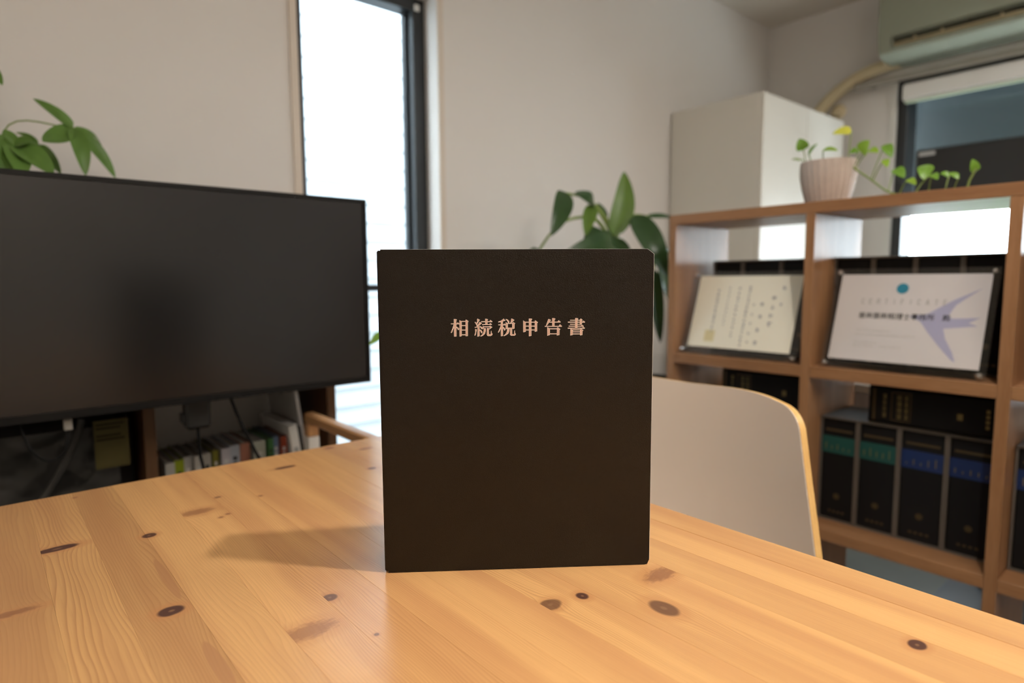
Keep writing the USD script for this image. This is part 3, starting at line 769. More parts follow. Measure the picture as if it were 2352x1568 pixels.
o = thing('ring_binder', 'white file leaning left beside the dark red book', 'file', (0.586, 1.585, 0.3832))
a_ = -7.0
lean_part(o, 'cover', bx(0, 0.0215, -0.10, 0.10, 0, 0.266, 0.001), a_, 0.0028, M['white_paint'])
lean_part(o, 'spine_label', bx(0.005, 0.016, -0.1010, -0.1002, 0.14, 0.21), a_, 0.0028, M['print_grey'])
o = thing('notebook', 'thin black notebook leaning against the white file', 'notebook', (0.6085, 1.585, 0.3832))
lean_part(o, 'cover', bx(0, 0.010, -0.095, 0.10, 0, 0.262, 0.001), a_, 0.0014, M['black_plastic'])
lean_part(o, 'spine_print', bx(0.003, 0.007, -0.0962, -0.0952, 0.03, 0.17), a_, 0.0014, M['print_grey'])
o = thing('clipboard', 'thin pale board leaning beside the bookcase upright', 'board', (0.6195, 1.60, 0.3832))
lean_part(o, 'board', bx(0, 0.009, -0.10, 0.10, 0, 0.355, 0.001), a_, 0.0013, M['print_pale'])
lean_part(o, 'clip', bx(-0.004, -0.0002, -0.03, 0.03, 0.33, 0.35, 0.001), a_, 0.0013, M['steel'])

# black vinyl bag with a yellow slip in the left compartment
bag = bx(-0.125, 0.232, 1.475, 1.70, 0.3835, 0.742, 0.03)
bag = trimesh.remesh.subdivide_to_size(bag.vertices, bag.faces, 0.012)
bag = trimesh.Trimesh(*bag[:2])
nz = meshkit.fbm(np.asarray(bag.vertices) * 11.0) if hasattr(meshkit, 'fbm') else np.zeros(len(bag.vertices))
v = np.array(bag.vertices)
v[:, 1] += np.where(v[:, 1] < 1.62, (np.asarray(nz).reshape(-1) - 0.2) * 0.028, 0)
v[:, 1] = np.maximum(v[:, 1], 1.458)
bag.vertices = v
M['vinyl'] = plain('black_vinyl', (0.014, 0.0135, 0.013), 0.34, 0.6, bump=0.6, bscale=45)
bg = thing('storage_bag', 'glossy black vinyl bag in the low bookcase under the television', 'bag', (0.05, 1.59, 0.3835))
part('body', bag, M['vinyl'], bg, world=True, smooth=True)
part('strap', tube([(-0.05, 1.455, 0.46), (0.02, 1.449, 0.53), (0.08, 1.447, 0.61), (0.125, 1.449, 0.69), (0.14, 1.455, 0.735)], 0.006, 8, smoothpath=5), plain('grey_webbing', (0.04, 0.038, 0.036), 0.7, 0.3), bg, world=True)
ys = thing('paper_slip', 'yellow printed slip hanging in front of the black bag', 'paper', (0.185, 1.44, 0.634))
sl = bx(-0.029, 0.029, -0.0006, 0.0006, 0, 0.096)
part('sheet', sl, M['yellow_paper'], ys)
part('print', cat_(*[bx(-0.025, 0.022 - 0.006 * (q % 2), -0.0011, -0.0007, 0.086 - 0.0075 * q, 0.0895 - 0.0075 * q) for q in (0, 1, 3, 4)]), M['yellow_print'], ys)

# cables under the television
c_ = thing('cable', 'black cable looping below the television edge to a white plug', 'cable', (0.08, 1.30, 0.70))
part('cord', tube([(0.041, 1.305, 0.785), (0.043, 1.302, 0.752), (0.055, 1.30, 0.716), (0.077, 1.30, 0.698), (0.096, 1.30, 0.708), (0.103, 1.30, 0.735), (0.105, 1.30, 0.75)], 0.0022, 8, smoothpath=6), M['cable'], c_, world=True)
part('plug', bx(0.0985, 0.1115, 1.294, 1.304, 0.747, 0.768, 0.002), M['plug_white'], c_, world=True, label='small white plug')
pa = thing('power_adapter', 'black power adapter hanging behind the television by its cord', 'power adapter', (0.32, 1.33, 0.712))
part('body', bx(0.297, 0.345, 1.334, 1.364, 0.708, 0.790, 0.006), M['black_plastic'], pa, world=True)
part('cord', tube([(0.321, 1.348, 0.709), (0.321, 1.348, 0.69), (0.325, 1.36, 0.65), (0.336, 1.38, 0.60), (0.342, 1.40, 0.50), (0.345, 1.41, 0.20), (0.345, 1.42, 0.004)], 0.003, 8, smoothpath=5), M['cable'], pa, world=True)
part('plug_block', bx(0.290, 0.2968, 1.340, 1.358, 0.722, 0.742, 0.002), M['black_plastic'], pa, world=True)
c_ = thing('cable', 'straight black cable slanting down right of the power adapter', 'cable', (0.40, 1.33, 0.6))
part('cord', tube([(0.36, 1.335, 0.83), (0.374, 1.33, 0.785), (0.396, 1.33, 0.715), (0.424, 1.33, 0.645), (0.46, 1.335, 0.55), (0.49, 1.35, 0.30), (0.50, 1.36, 0.004)], 0.0032, 8, smoothpath=5), M['cable'], c_, world=True)


# ------------------------------------------------------------------ leaves
def leaf(base, tip, width, normal=(0, -1, 0), bend=0.1, fold=0.25, n=12, shape=0.42, side=0.0):
    """A leaf blade from base to tip: a closed thin shell with a folded midrib."""
    base, tip = np.asarray(base, float), np.asarray(tip, float)
    L = np.linalg.norm(tip - base)
    t = (tip - base) / L
    nn = np.asarray(normal, float)
    nn = nn - t * (nn @ t)
    nn /= np.linalg.norm(nn)
    s = np.cross(t, nn)
    V, F = [], []
    cols = [-1, -0.55, 0, 0.55, 1]
    for i in range(n + 1):
        u = i / n
        w = width / 2 * (u ** shape) * ((1 - u) ** 0.75) / ((shape / (shape + 0.75)) ** shape * (0.75 / (shape + 0.75)) ** 0.75)
        if i == 0:
            w = width * 0.02
        if i == n:
            w = width * 0.004
        c = base + t * L * u + nn * bend * L * math.sin(math.pi * u) + s * side * L * math.sin(math.pi * u)
        for k in cols:
            V.append(c + s * w * k + nn * (-abs(k) * 0 + fold * w * abs(k)))
    m_ = len(cols)
    for i in range(n):
        for j in range(m_ - 1):
            q = [i * m_ + j, i * m_ + j + 1, (i + 1) * m_ + j + 1, (i + 1) * m_ + j]
            F += [[q[0], q[1], q[2]], [q[0], q[2], q[3]]]
    V = np.array(V)
    k = len(V)
    th = 0.0005
    V2 = np.vstack([V, V - nn * th])
    F2 = F + [[a + k, c + k, b + k] for a, b, c in F]
    return trimesh.Trimesh(V2, np.array(F2), process=False)


def at(x, y, axis, val):
    """Pixel of the photograph on the plane axis = val (used to lay out leaves at their real distance)."""
    r = r2 * (x - 1176) / FPX + d2 * (y - 784) / FPX + fw
    t = (val - CAM[axis]) / r[axis]
    return CAM + t * r


rnd = random.Random(5)
# plant 1: palmate plant on the low bookcase behind the television
p1 = thing('potted_plant', 'green palmate leaved plant rising behind the left of the television', 'plant', (0.03, 1.60, 0.784))
part('pot', lathe([(0, 0), (0.055, 0), (0.072, 0.13), (0.075, 0.135), (0.070, 0.135), (0.066, 0.118), (0, 0.118)], 32), M['white_paint'], p1)
part('soil', lathe([(0, 0.10), (0.0655, 0.1185), (0.0, 0.124)], 24), M['soil'], p1)
part('stem', tube([(0.03, 1.60, 0.90), (0.025, 1.60, 1.05), (0.035, 1.60, 1.17)], [0.008, 0.006, 0.004], 8, smoothpath=5), M['brown_stem'], p1, world=True)
hubs = {1: (at(168, 294, 1, 1.56), [((76, 226), 26, 0.05, 1.58), ((98, 325), 40, -0.10, 1.50), ((197, 404), 33, 0.10, 1.52), ((266, 410), 30, 0.08, 1.55), ((236, 345), 18, 0.14, 1.62)]),
        2: (at(33, 334, 1, 1.50), [((10, 297), 22, 0.05, 1.52), ((75, 322), 26, 0.02, 1.48), ((-30, 322), 30, 0.05, 1.50), ((8, 400), 42, 0.05, 1.47), ((124, 402), 46, 0.06, 1.46), ((52, 410), 40, 0.06, 1.45)]),
        3: (at(88, 331, 1, 1.63), [((140, 400), 22, 0.08, 1.62), ((36, 304), 14, 0.10, 1.66), ((66, 342), 18, 0.05, 1.60)]),
        4: (at(-34, 150, 1, 1.58), [((6, 196), 22, 0.08, 1.55), ((-70, 190), 22, 0.08, 1.6), ((-40, 90), 22, 0.05, 1.6), ((-5, 110), 18, 0.05, 1.6)])}
for k, (h, ls) in hubs.items():
    for (tx, ty), w, bend, yy in ls:
        tipp = at(tx, ty, 1, yy)
        part('leaf', leaf(h, tipp, w / FPX * 1.45, normal=(0.15 * rnd.uniform(-1, 1), -0.8, 0.6), bend=bend, fold=0.35), M['leaf_palm'], p1, world=True, smooth=True)
    root = np.array([0.035, 1.60, 1.165])
    mid_ = (root + h) / 2 + np.array([0, 0, 0.02])
    if k == 1:
        mid_ = at(20, 287, 1, 1.58)
    part('petiole', tube([root, mid_, h], 0.0016, 6, smoothpath=6), M['bloom_stem'], p1, world=True)

# plant 2: large glossy plant between the window and the bookcase
p2 = thing('potted_plant', 'dark glossy big leaved plant behind the right of the black file', 'plant', (1.66, 1.42, 0))
part('pot', lathe([(0, 0), (0.11, 0), (0.145, 0.30), (0.150, 0.305), (0.150, 0.32), (0.138, 0.32), (0.134, 0.28), (0, 0.28)], 40), M['pot_beige'], p2)
part('soil', lathe([(0, 0.275), (0.133, 0.2805), (0, 0.288)], 30), M['soil'], p2)
st = [(1.66, 1.42, 0.28), (1.665, 1.42, 0.60), (1.65, 1.415, 0.95), at(1413, 571, 1, 1.41), at(1411, 525, 1, 1.40)]
part('stem', tube(st, [0.017, 0.016, 0.014, 0.013, 0.004], 10, smoothpath=6), M['bloom_stem'], p2, world=True)
LV = [  # base px, tip px, width px, depth base, depth tip, material, bend, side
    ((1409, 540), (1434, 393), 44, 1.39, 1.41, 'leaf_mid', 0.02, 0.06), ((1296, 440), (1266, 542), 38, 1.36, 1.30, 'leaf_dark', 0.10, -0.02), ((1364, 462), (1320, 442), 30, 1.42, 1.40, 'leaf_dark', 0.10, -0.10),
    ((1363, 472), (1344, 542), 27, 1.40, 1.36, 'leaf_mid', 0.05, 0.05), ((1412, 560), (1292, 585), 58, 1.40, 1.30, 'leaf_dark', 0.12, -0.05), ((1378, 525), (1345, 640), 60, 1.42, 1.36, 'leaf_dark', 0.08, 0.0),
    ((1456, 494), (1532, 635), 54, 1.36, 1.25, 'leaf_dark', 0.12, 0.06), ((1485, 497), (1545, 500), 10, 1.42, 1.44, 'leaf_dark', 0.05, 0.0), ((1502, 618), (1517, 788), 30, 1.30, 1.28, 'leaf_dark', 0.06, 0.05),
    ((1516, 600), (1536, 690), 26, 1.38, 1.36, 'leaf_dark', 0.08, 0.02), ((1410, 545), (1440, 650), 40, 1.38, 1.32, 'leaf_dark', 0.10, 0.0), ((1502, 560), (1548, 590), 10, 1.50, 1.50, 'leaf_dark', 0.06, 0.0),
    ((1240, 572), (1210, 650), 40, 1.36, 1.33, 'leaf_dark', 0.08, 0.0), ((1395, 500), (1372, 465), 12, 1.42, 1.42, 'leaf_dark', 0.02, 0.0)]
for b_px, t_px, w, yb, yt, mt, bend, side in LV:
    B_, T_ = at(*b_px, 1, yb), at(*t_px, 1, yt)
    dist = np.linalg.norm((B_ + T_) / 2 - CAM)
    part('leaf', leaf(B_, T_, w / FPX * dist * 1.22, normal=(-0.35, -0.85, 0.35), bend=bend, fold=0.22, n=16, side=side), M[mt], p2, world=True, smooth=True)
for pts in ([(1411, 545), (1385, 500), (1362, 467), (1340, 452), (1300, 444)], [(1410, 560), (1370, 505), (1331, 499), (1290, 512), (1262, 540), (1240, 572)], [(1413, 560), (1430, 510), (1458, 494), (1488, 497)],
            [(1414, 565), (1425, 525), (1460, 510), (1500, 535), (1520, 560)], [(1412, 540), (1392, 500), (1370, 470)], [(1470, 500), (1495, 560), (1502, 620)], [(1470, 500), (1505, 560), (1516, 602)]):
    pp = [at(*q, 1, 1.41) for q in pts]
    part('petiole', tube(pp, [0.007, 0.0045, 0.004], 8, smoothpath=6), M['bloom_stem'], p2, world=True)

# teal bin next to the plant
tbn = thing('waste_bin', 'teal plastic bin with a dark rim left of the tall bookcase', 'bin', (1.93, 1.47, 0))
part('body', lathe([(0, 0), (0.10, 0), (0.125, 0.60), (0.119, 0.60), (0.095, 0.006), (0, 0.006)], 40), M['teal_plastic'], tbn)
part('rim', lathe([(0.119, 0.60), (0.131, 0.60), (0.131, 0.622), (0.119, 0.622), (0.119, 0.60)], 40), M['black_plastic'], tbn)

# wooden stand with white legs in front of the tall window, and its small plant
ws = thing('wooden_stand', 'light wooden stand with white legs in front of the tall window', 'stand', (0.78, 1.28, 0))
for xx in (0.588, 0.955):
    part('top_rail', bx(xx - 0.013, xx + 0.013, 1.10, 1.441, 0.664, 0.688, 0.004), M['oak'], ws, world=True)
    for yy in (1.113, 1.428):
        l_ = part('leg', bx(xx - 0.013, xx + 0.013, yy - 0.013, yy + 0.013, 0.632, 0.6635, 0.002), M['oak_z'], ws, world=True)
        part('white_sleeve', bx(xx - 0.0135, xx + 0.0135, yy - 0.0135, yy + 0.0135, 0, 0.6315, 0.002), M['white_paint'], l_, world=True, label='white lower part of the leg')
for yy in (1.113, 1.428):
    part('cross_rail', bx(0.602, 0.941, yy - 0.010, yy + 0.010, 0.40, 0.424, 0.003), M['oak'], ws, world=True)
part('shelf', bx(0.580, 0.963, 1.128, 1.413, 0.424, 0.436, 0.002), M['oak'], ws, world=True)
p3 = thing('potted_plant', 'small plant with one leaf showing left of the black file', 'plant', (0.80, 1.28, 0.4362))
part('pot', lathe([(0, 0), (0.045, 0), (0.06, 0.10), (0.056, 0.10), (0.053, 0.088), (0, 0.088)], 28), M['white_paint'], p3)
part('soil', lathe([(0, 0.08), (0.0525, 0.0885), (0, 0.092)], 20), M['soil'], p3)
for k, (tipx, w) in enumerate(((at(849, 792, 1, 1.27), 0.020), (np.array([0.86, 1.25, 0.83]), 0.03), (np.array([0.84, 1.33, 0.80]), 0.03), (np.array([0.79, 1.22, 0.78]), 0.03))):
    hb = at(880, 765, 1, 1.28) if k == 0 else np.array([0.81 + 0.01 * k, 1.28, 0.72])
    part('leaf', leaf(hb, tipx, w, normal=(-0.3, -0.7, 0.6), bend=0.08), M['leaf_green'], p3, world=True, smooth=True)
    part('petiole', tube([(0.80, 1.28, 0.526), (0.80, 1.28, 0.65), hb], 0.0018, 6, smoothpath=5), M['bloom_stem'], p3, world=True)

# ------------------------------------------------------------------ tall bookcase on the right
KX0, KX1 = 1.55, 1.835
b1 = thing('bookcase', 'tall walnut open bookcase with certificates and black law volumes', 'bookcase', (1.69, 0.30, 0))
ups = [1.0925, 0.6965, 0.2995, -0.0975, -0.4945]
for u_ in ups:
    part('upright', bx(KX0, KX1, u_ - 0.0115, u_ + 0.0115, 0, 1.1565, 0.001), M['walnut_v'], b1, world=True)
part('top_board', bx(KX0 - 0.0005, KX1, ups[-1] - 0.0115, ups[0] + 0.0115, 1.1568, 1.184, 0.0012), M['walnut_h'], b1, world=True)
for zt in (0.784, 0.383):
    for a, b in zip(ups[1:], ups[:-1]):
        part('shelf_board', bx(KX0 + 0.0005, KX1, a + 0.0118, b - 0.0118, zt - 0.028, zt, 0.001), M['walnut_h'], b1, world=True)


# slip-cased law volumes: local x = into the shelf, y across, z up; origin at the foot of the front centre
def volume(label, loc, w, band, group=None, rotz=0, name='law_volume', hgt=0.268, gold=1):
    o = thing(name, label, 'book', loc, rotz, group=group)
    d = 0.19
    t = 0.0042
    part('slipcase', cat_(bx(0, d, -w / 2, -w / 2 + t, 0, hgt), bx(0, d, w / 2 - t, w / 2, 0, hgt), bx(0, d, -w / 2 + t, w / 2 - t, 0, t), bx(0, d, -w / 2 + t, w / 2 - t, hgt - t, hgt), bx(d - t, d, -w / 2 + t, w / 2 - t, t, hgt - t)), M['slipcase'], o, smooth=False)
    s_ = part('spine', bx(0.004, d - 0.006, -w / 2 + t + 0.0004, w / 2 - t - 0.0004, t + 0.0003, hgt - t - 0.0006, 0.003), M['spine_black'], o)
    if band:
        part('colour_band', bx(0.0030, 0.0040, -w / 2 + t + 0.0006, w / 2 - t - 0.0006, hgt * 0.655, hgt * 0.815), M[band], s_, smooth=False)
        rr = random.Random(int(w * 1e5) + int(loc[1] * 1000))
        part('band_lettering', cat_(*[bx(0.0028, 0.0030, -w * 0.30 + w * 0.155 * q, -w * 0.30 + w * 0.155 * q + w * 0.02, hgt * 0.69, hgt * (0.70 + 0.07 * rr.random())) for q in range(5)]), M['gold'], s_, smooth=False, kind='stuff')
        part('gold_line', bx(0.0036, 0.0040, -w * 0.36, w * 0.36, hgt * 0.865, hgt * 0.885), plain_gold_dim, s_, smooth=False)
    part('crest', to_frame(lathe([(0, 0), (0.0075, 0), (0.0075, 0.0004), (0, 0.0004)], 12), (0.0040, 0.0, hgt * 0.24), (0, 0, 1), (0, 1, 0)), plain_gold_dim, s_, smooth=False)
    part('gold_foot', cat_(*[bx(0.0036, 0.0040, -w * 0.22 + w * 0.12 * q, -w * 0.22 + w * 0.12 * q + w * 0.07, hgt * 0.08, hgt * 0.10) for q in range(4)]), plain_gold_dim, s_, smooth=False)
    return o


plain_gold_dim = plain('gold_print_dim', (0.075, 0.052, 0.022), 0.5, 0.4, metal=0.3)  # darker gold print for lines, crests and frames


def lying_volume(label, loc, name='law_volume', L=0.262, hgt=0.092):
    """A slip-cased volume lying on its side: spine towards the front, head to the +y end."""
    o = thing(name, label, 'book', loc)
    d = 0.185
    part('slipcase', cat_(bx(0.012, d, -L / 2, L / 2, 0, 0.004), bx(0.012, d, -L / 2, L / 2, hgt - 0.004, hgt), bx(0.012, d, L / 2 - 0.004, L / 2, 0.004, hgt - 0.004), bx(0.012, d, -L / 2, -L / 2 + 0.004, 0.004, hgt - 0.004), bx(d - 0.004, d, -L / 2, L / 2, 0, hgt)), M['spine_black'], o, smooth=False)
    s_ = part('spine', bx(0.0, d - 0.006, -L / 2 + 0.0045, L / 2 - 0.0045, 0.0045, hgt - 0.0045, 0.003), M['spine_black'], o)
    e = -0.0004
    # gold title block near the head (left), lettering running down the spine: strokes, frame, crest and foot line
    f0, f1 = L * 0.14, L * 0.30
    ms = [bx(e, 0, f0, f0 + 0.0022, 0.012, hgt - 0.012), bx(e, 0, f1 - 0.0022, f1, 0.012, hgt - 0.012), bx(e, 0, f0, f1, 0.012, 0.0142), bx(e, 0, f0, f1, hgt - 0.0142, hgt - 0.012)]
    part('gold_frame', cat_(*ms), plain_gold_dim, s_, smooth=False)
    rr = random.Random(31)
    st_ = []
    for row, (ya, yb) in enumerate(((f0 + 0.006, f0 + 0.014), (f0 + 0.019, f0 + 0.030), (f1 + 0.010, f1 + 0.018))):
        for q in range(4):
            zz = 0.018 + q * 0.0148
            for s2 in range(3):
                st_.append(bx(e, 0, ya, yb, zz + s2 * 0.0042, zz + s2 * 0.0042 + 0.0017))
            st_.append(bx(e, 0, (ya + yb) / 2 - 0.0011 + rr.uniform(-.002, .002), (ya + yb) / 2 + 0.0011, zz - 0.001, zz + 0.011))
    part('gold_lettering', cat_(*st_), M['gold'], s_, smooth=False, kind='stuff')
    part('gold_band', bx(e, 0, L * 0.43, L * 0.45, 0.008, hgt - 0.008), plain_gold_dim, s_, smooth=False)
    part('crest', bx(e, 0, -L * 0.245, -L * 0.205, 0.034, 0.048), M['gold'], s_, smooth=False)
    part('gold_foot', cat_(*[bx(e, 0, -L * 0.43, -L * 0.405, 0.022 + 0.0115 * q, 0.030 + 0.0115 * q) for q in range(4)]), M['gold'], s_, smooth=False)
    return o


def shelf_row(names, z, x, ys, bands):
    out = []
    for lab, a, b, bd in names:
        out.append(volume(lab, (x, (a + b) / 2, z + 0.0002), abs(a - b) - 0.0012, bd))
    return out


# lower right compartment: two with teal bands, two with blue bands, one lying across
LX = 1.624
shelf_row([('black volume with a teal band, leftmost of the banded four', 0.6835, 0.594, 'teal_band'), ('black volume with a teal band, next to the blue banded pair', 0.594, 0.503, 'teal_band'),
           ('black volume with a blue band, beside the teal banded pair', 0.503, 0.4065, 'blue_band'), ('black volume with a blue band, against the right upright', 0.4065, 0.3125, 'blue_band')], 0.383, LX, None, None)
lying_volume('black gold lettered volume lying across the four banded volumes', (1.632, 0.4475, 0.6516))
# lower left compartment
shelf_row([('black volume behind the chair, at the left end of its shelf', 1.079, 0.986, 'teal_band'), ('black volume behind the chair, second from the left', 0.986, 0.894, 'teal_band'),
           ('black volume behind the chair, third from the left', 0.894, 0.802, 'blue_band'), ('black volume behind the chair, next to the middle upright', 0.802, 0.7095, 'blue_band')], 0.383, LX, None, None)
lying_volume('black gold lettered volume lying behind the top of the chair back', (1.632, 0.8440, 0.6516))
# lower far right compartment, cut by the picture edge
shelf_row([('black volume right of the bookcase upright at the picture edge', 0.2865, 0.194, 'blue_band'), ('black volume beyond the picture edge in the right compartment', 0.194, 0.10, 'blue_band')], 0.383, LX, None, None)
# upper compartments, behind the certificates
UX = 1.668
shelf_row([('black volume behind the cream certificate, left one', 1.030, 0.937, None), ('black volume behind the cream certificate, middle one', 0.937, 0.824, None), ('black volume behind the cream certificate, right one', 0.824, 0.7105, None)], 0.784, UX, None, None)
shelf_row([('black volume behind the swallow certificate, leftmost', 0.684, 0.594, None), ('black volume behind the swallow certificate, second', 0.594, 0.503, None), ('black volume behind the swallow certificate, third', 0.503, 0.410, None),
           ('black volume behind the swallow certificate, by the right upright', 0.410, 0.313, None)], 0.784, UX, None, None)
shelf_row([('black volume in the upper far right compartment', 0.286, 0.193, None)], 0.784, UX, None, None)


# ------------------------------------------------------------------ certificates in acrylic stands
def stroke(pts, w):
    return LineString(pts).buffer(w / 2, cap_style=2)


def certificate(label, yl, yr, paper, prints, sheet_margin=(0.030, 0.022, 0.020)):
    """yl > yr: left and right edge of the paper on the shelf; the frame leans back 19 degrees."""
    yc = (yl + yr) / 2
    w, h = abs(yl - yr), 0.212
    lean = math.radians(18.5)
    zf = 0.7842
    xb = 1.568
    o = thing('certificate_frame', label, 'certificate', (xb, yc, zf))
    U = (0, -1, 0)
    V = (math.sin(lean), 0, math.cos(lean))
    ml, mb, mt = sheet_margin
    base = np.array([0, 0, 0.002])

    def put(mesh, off):
        mm = mesh.copy()
        mm.apply_translation((0, 0, off))
        return to_frame(mm, base, U, V)           # local z = U x V points to the viewer (-x)

    nrm = np.cross(U, V)
    sheet = sbox(-w / 2 - ml, 0, w / 2 + ml, h + mb + mt)
    part('front_sheet', put(extr(sheet, 0.003), 0.0012), M['acrylic'], o, smooth=False, label='clear acrylic front sheet')
    part('back_sheet', put(extr(sheet, 0.003), -0.0035), M['acrylic'], o, smooth=False, label='clear acrylic back sheet')
    pp = part('paper', put(extr(sbox(-w / 2, mb, w / 2, mb + h), 0.0004), -0.0003), paper, o, smooth=False)
    for nm, poly, mt_ in prints(w, h):
        poly = shapely.affinity.translate(poly, -w / 2, mb)
        part(nm, put(extr(poly, 0.0001 if nm == 'swallow_print' else 0.0003), 0.0003), mt_, pp, smooth=False)
    for sx in (-1, 1):
        for zz in (0.010, h + mb + mt - 0.010):
            st_ = lathe([(0, -0.006), (0.005, -0.006), (0.005, 0.0075), (0.004, 0.0085), (0, 0.0085)], 14)
            st_.apply_translation((sx * (w / 2 + ml - 0.010), zz, 0))
            part('stud', to_frame(st_, base, U, V), M['steel'], o, label='metal corner stud')
    # acrylic prop behind
    prop = Polygon([(0, 0), (0.075, 0), (0.052, 0.15), (0.0495, 0.15)])
    q = extr(prop, 0.05)
    q = to_frame(q, (0.0055, 0.025, 0.0005), (1, 0, 0), (0, 0, 1))
    part('prop', q, M['acrylic'], o, smooth=False)
    return o


KAN = {  # coarse strokes on a 10 x 10 square (y up), enough for the size they are printed at
    'zei': [[(0, 8), (4, 9.5)], [(0.3, 6.5), (4.2, 6.5)], [(2.2, 9), (2.2, 0)], [(2.2, 6.2), (0, 2.5)], [(2.4, 5.5), (4, 3.5)], [(5.5, 9.7), (6.2, 8)], [(8.8, 9.8), (7.8, 8)], [(5, 7.5), (9.2, 7.5), (9.2, 4.3), (5, 4.3), (5, 7.5)], [(6.3, 4.3), (6, 1.8), (4.4, 0.2)], [(7.8, 4.3), (7.8, 0.8), (9.8, 0.6), (9.8, 2)]],
    'ri': [[(0.2, 8.8), (4, 8.8)], [(0.5, 5.5), (3.8, 5.5)], [(0, 1.2), (4.2, 2)], [(2, 8.8), (2, 1.5)], [(5, 9.2), (9.6, 9.2), (9.6, 4.8), (5, 4.8), (5, 9.2)], [(5, 7), (9.6, 7)], [(7.3, 9.2), (7.3, 0.3)], [(4.9, 2.6), (9.7, 2.6)], [(4.4, 0.3), (10, 0.3)]],
    'shi': [[(0.3, 6.3), (9.7, 6.3)], [(5, 9.8), (5, 0.6)], [(1.5, 0.6), (8.5, 0.6)]],
    'ji': [[(0.5, 9), (9.5, 9)], [(2.3, 7.9), (7.7, 7.9), (7.7, 6.4), (2.3, 6.4), (2.3, 7.9)], [(1.5, 5.2), (8.3, 5.2), (8.3, 2.4)], [(0.2, 3.8), (9.8, 3.8)], [(1.5, 2.4), (8.3, 2.4)], [(5, 10), (5, 0.5), (3.6, 0.8)]],
    'mu': [[(0.3, 9.2), (3.8, 9.2), (1.8, 7.4)], [(0.2, 6.3), (4, 6.3), (3.4, 4.8)], [(2, 7), (2, 0.6), (1, 1)], [(1.9, 5.8), (0.2, 2.8)], [(6.3, 10), (4.6, 7.6)], [(6, 8.8), (9, 8.8), (4.6, 5)], [(5.8, 7.5), (9.6, 5)], [(4.8, 4), (9, 4), (8.4, 0.5), (7.2, 0.8)], [(6.8, 5.2), (6.2, 2), (4.5, 0.3)]],
    'sho': [[(0.3, 9.3), (4.7, 9.3)], [(1, 7.4), (4.4, 7.4), (4.4, 4.8), (1, 4.8)], [(1, 7.4), (1, 3.5), (0.2, 0.4)], [(9.6, 9.6), (6, 8.7), (6, 4), (5, 0.4)], [(6, 5.8), (10, 5.8)], [(8.2, 5.8), (8.2, 0.2)]],
    'dono': [[(0.6, 9.2), (4.8, 9.2), (4.8, 7.2), (0.8, 7.2)], [(0.8, 9.2), (0.8, 3), (0.1, 0.4)], [(1.8, 6), (4.8, 6)], [(2.4, 7), (2.4, 3.2)], [(4, 7), (4, 3.2)], [(1.4, 3.2), (5, 3.2)], [(2.2, 2.4), (1.4, 0.8)], [(3.8, 2.4), (4.8, 0.8)], [(6.4, 9.2), (6.4, 7), (5.6, 5.6)], [(6.4, 9.2), (8.6, 9.2), (8.6, 6.6), (9.8, 6.4)], [(5.8, 4.6), (9, 4.6), (5.6, 0.3)], [(6.4, 3.6), (9.8, 0.3)]]}


DENSE = [[[(0.5, y), (9.5, y)] for y in (9, 6.6, 4.2, 1)] + [[(2.2, 1), (2.2, 9)], [(5.6, 0), (5.6, 10)], [(8.4, 2), (8.4, 8)]],
         [[(0.5, y), (9.5, y)] for y in (8.4, 5.6, 2.8)] + [[(1.6, 0.3), (1.6, 9)], [(4.6, 2), (4.6, 10)], [(7.8, 0.3), (7.8, 9)]]]      # blurred beyond reading in the photograph


def kanji(strokes, x, y, s, w):
    return unary_union([stroke([(x + a * s / 10, y + b * s / 10) for a, b in ln], w) for ln in strokes])


def mark(rr, x, y, s, w):
    """An illegible character-sized mark."""
    L = []
    for _ in range(rr.randint(3, 5)):
        yy = y + rr.uniform(0.05, 0.95) * s
        L.append(stroke([(x + rr.uniform(0, 0.3) * s, yy), (x + rr.uniform(0.65, 1) * s, yy)], w))
    for _ in range(rr.randint(1, 3)):
        xx = x + rr.uniform(0.1, 0.9) * s
        L.append(stroke([(xx, y + rr.uniform(0, 0.3) * s), (xx + rr.uniform(-0.15, 0.15) * s, y + rr.uniform(0.7, 1) * s)], w))
    return unary_union(L)


LET = {'C': [[(8, 8), (6, 9.7), (3, 9.7), (1, 7.5), (1, 2.5), (3, 0.3), (6, 0.3), (8, 2)]], 'E': [[(8, 9.7), (1, 9.7), (1, 0.3), (8, 0.3)], [(1, 5.2), (7, 5.2)]], 'R': [[(1, 0), (1, 9.7), (6, 9.7), (8, 8.2), (8, 6.4), (6, 5), (1, 5)], [(4.5, 5), (8.2, 0)]],
       'T': [[(0.5, 9.7), (8.5, 9.7)], [(4.5, 9.7), (4.5, 0)]], 'I': [[(4.5, 10), (4.5, 0)]], 'F': [[(8, 9.7), (1.3, 9.7), (1.3, 0)], [(1.3, 5.2), (7, 5.2)]], 'A': [[(0.3, 0), (4.5, 10), (8.7, 0)], [(1.8, 3.4), (7.2, 3.4)]]}


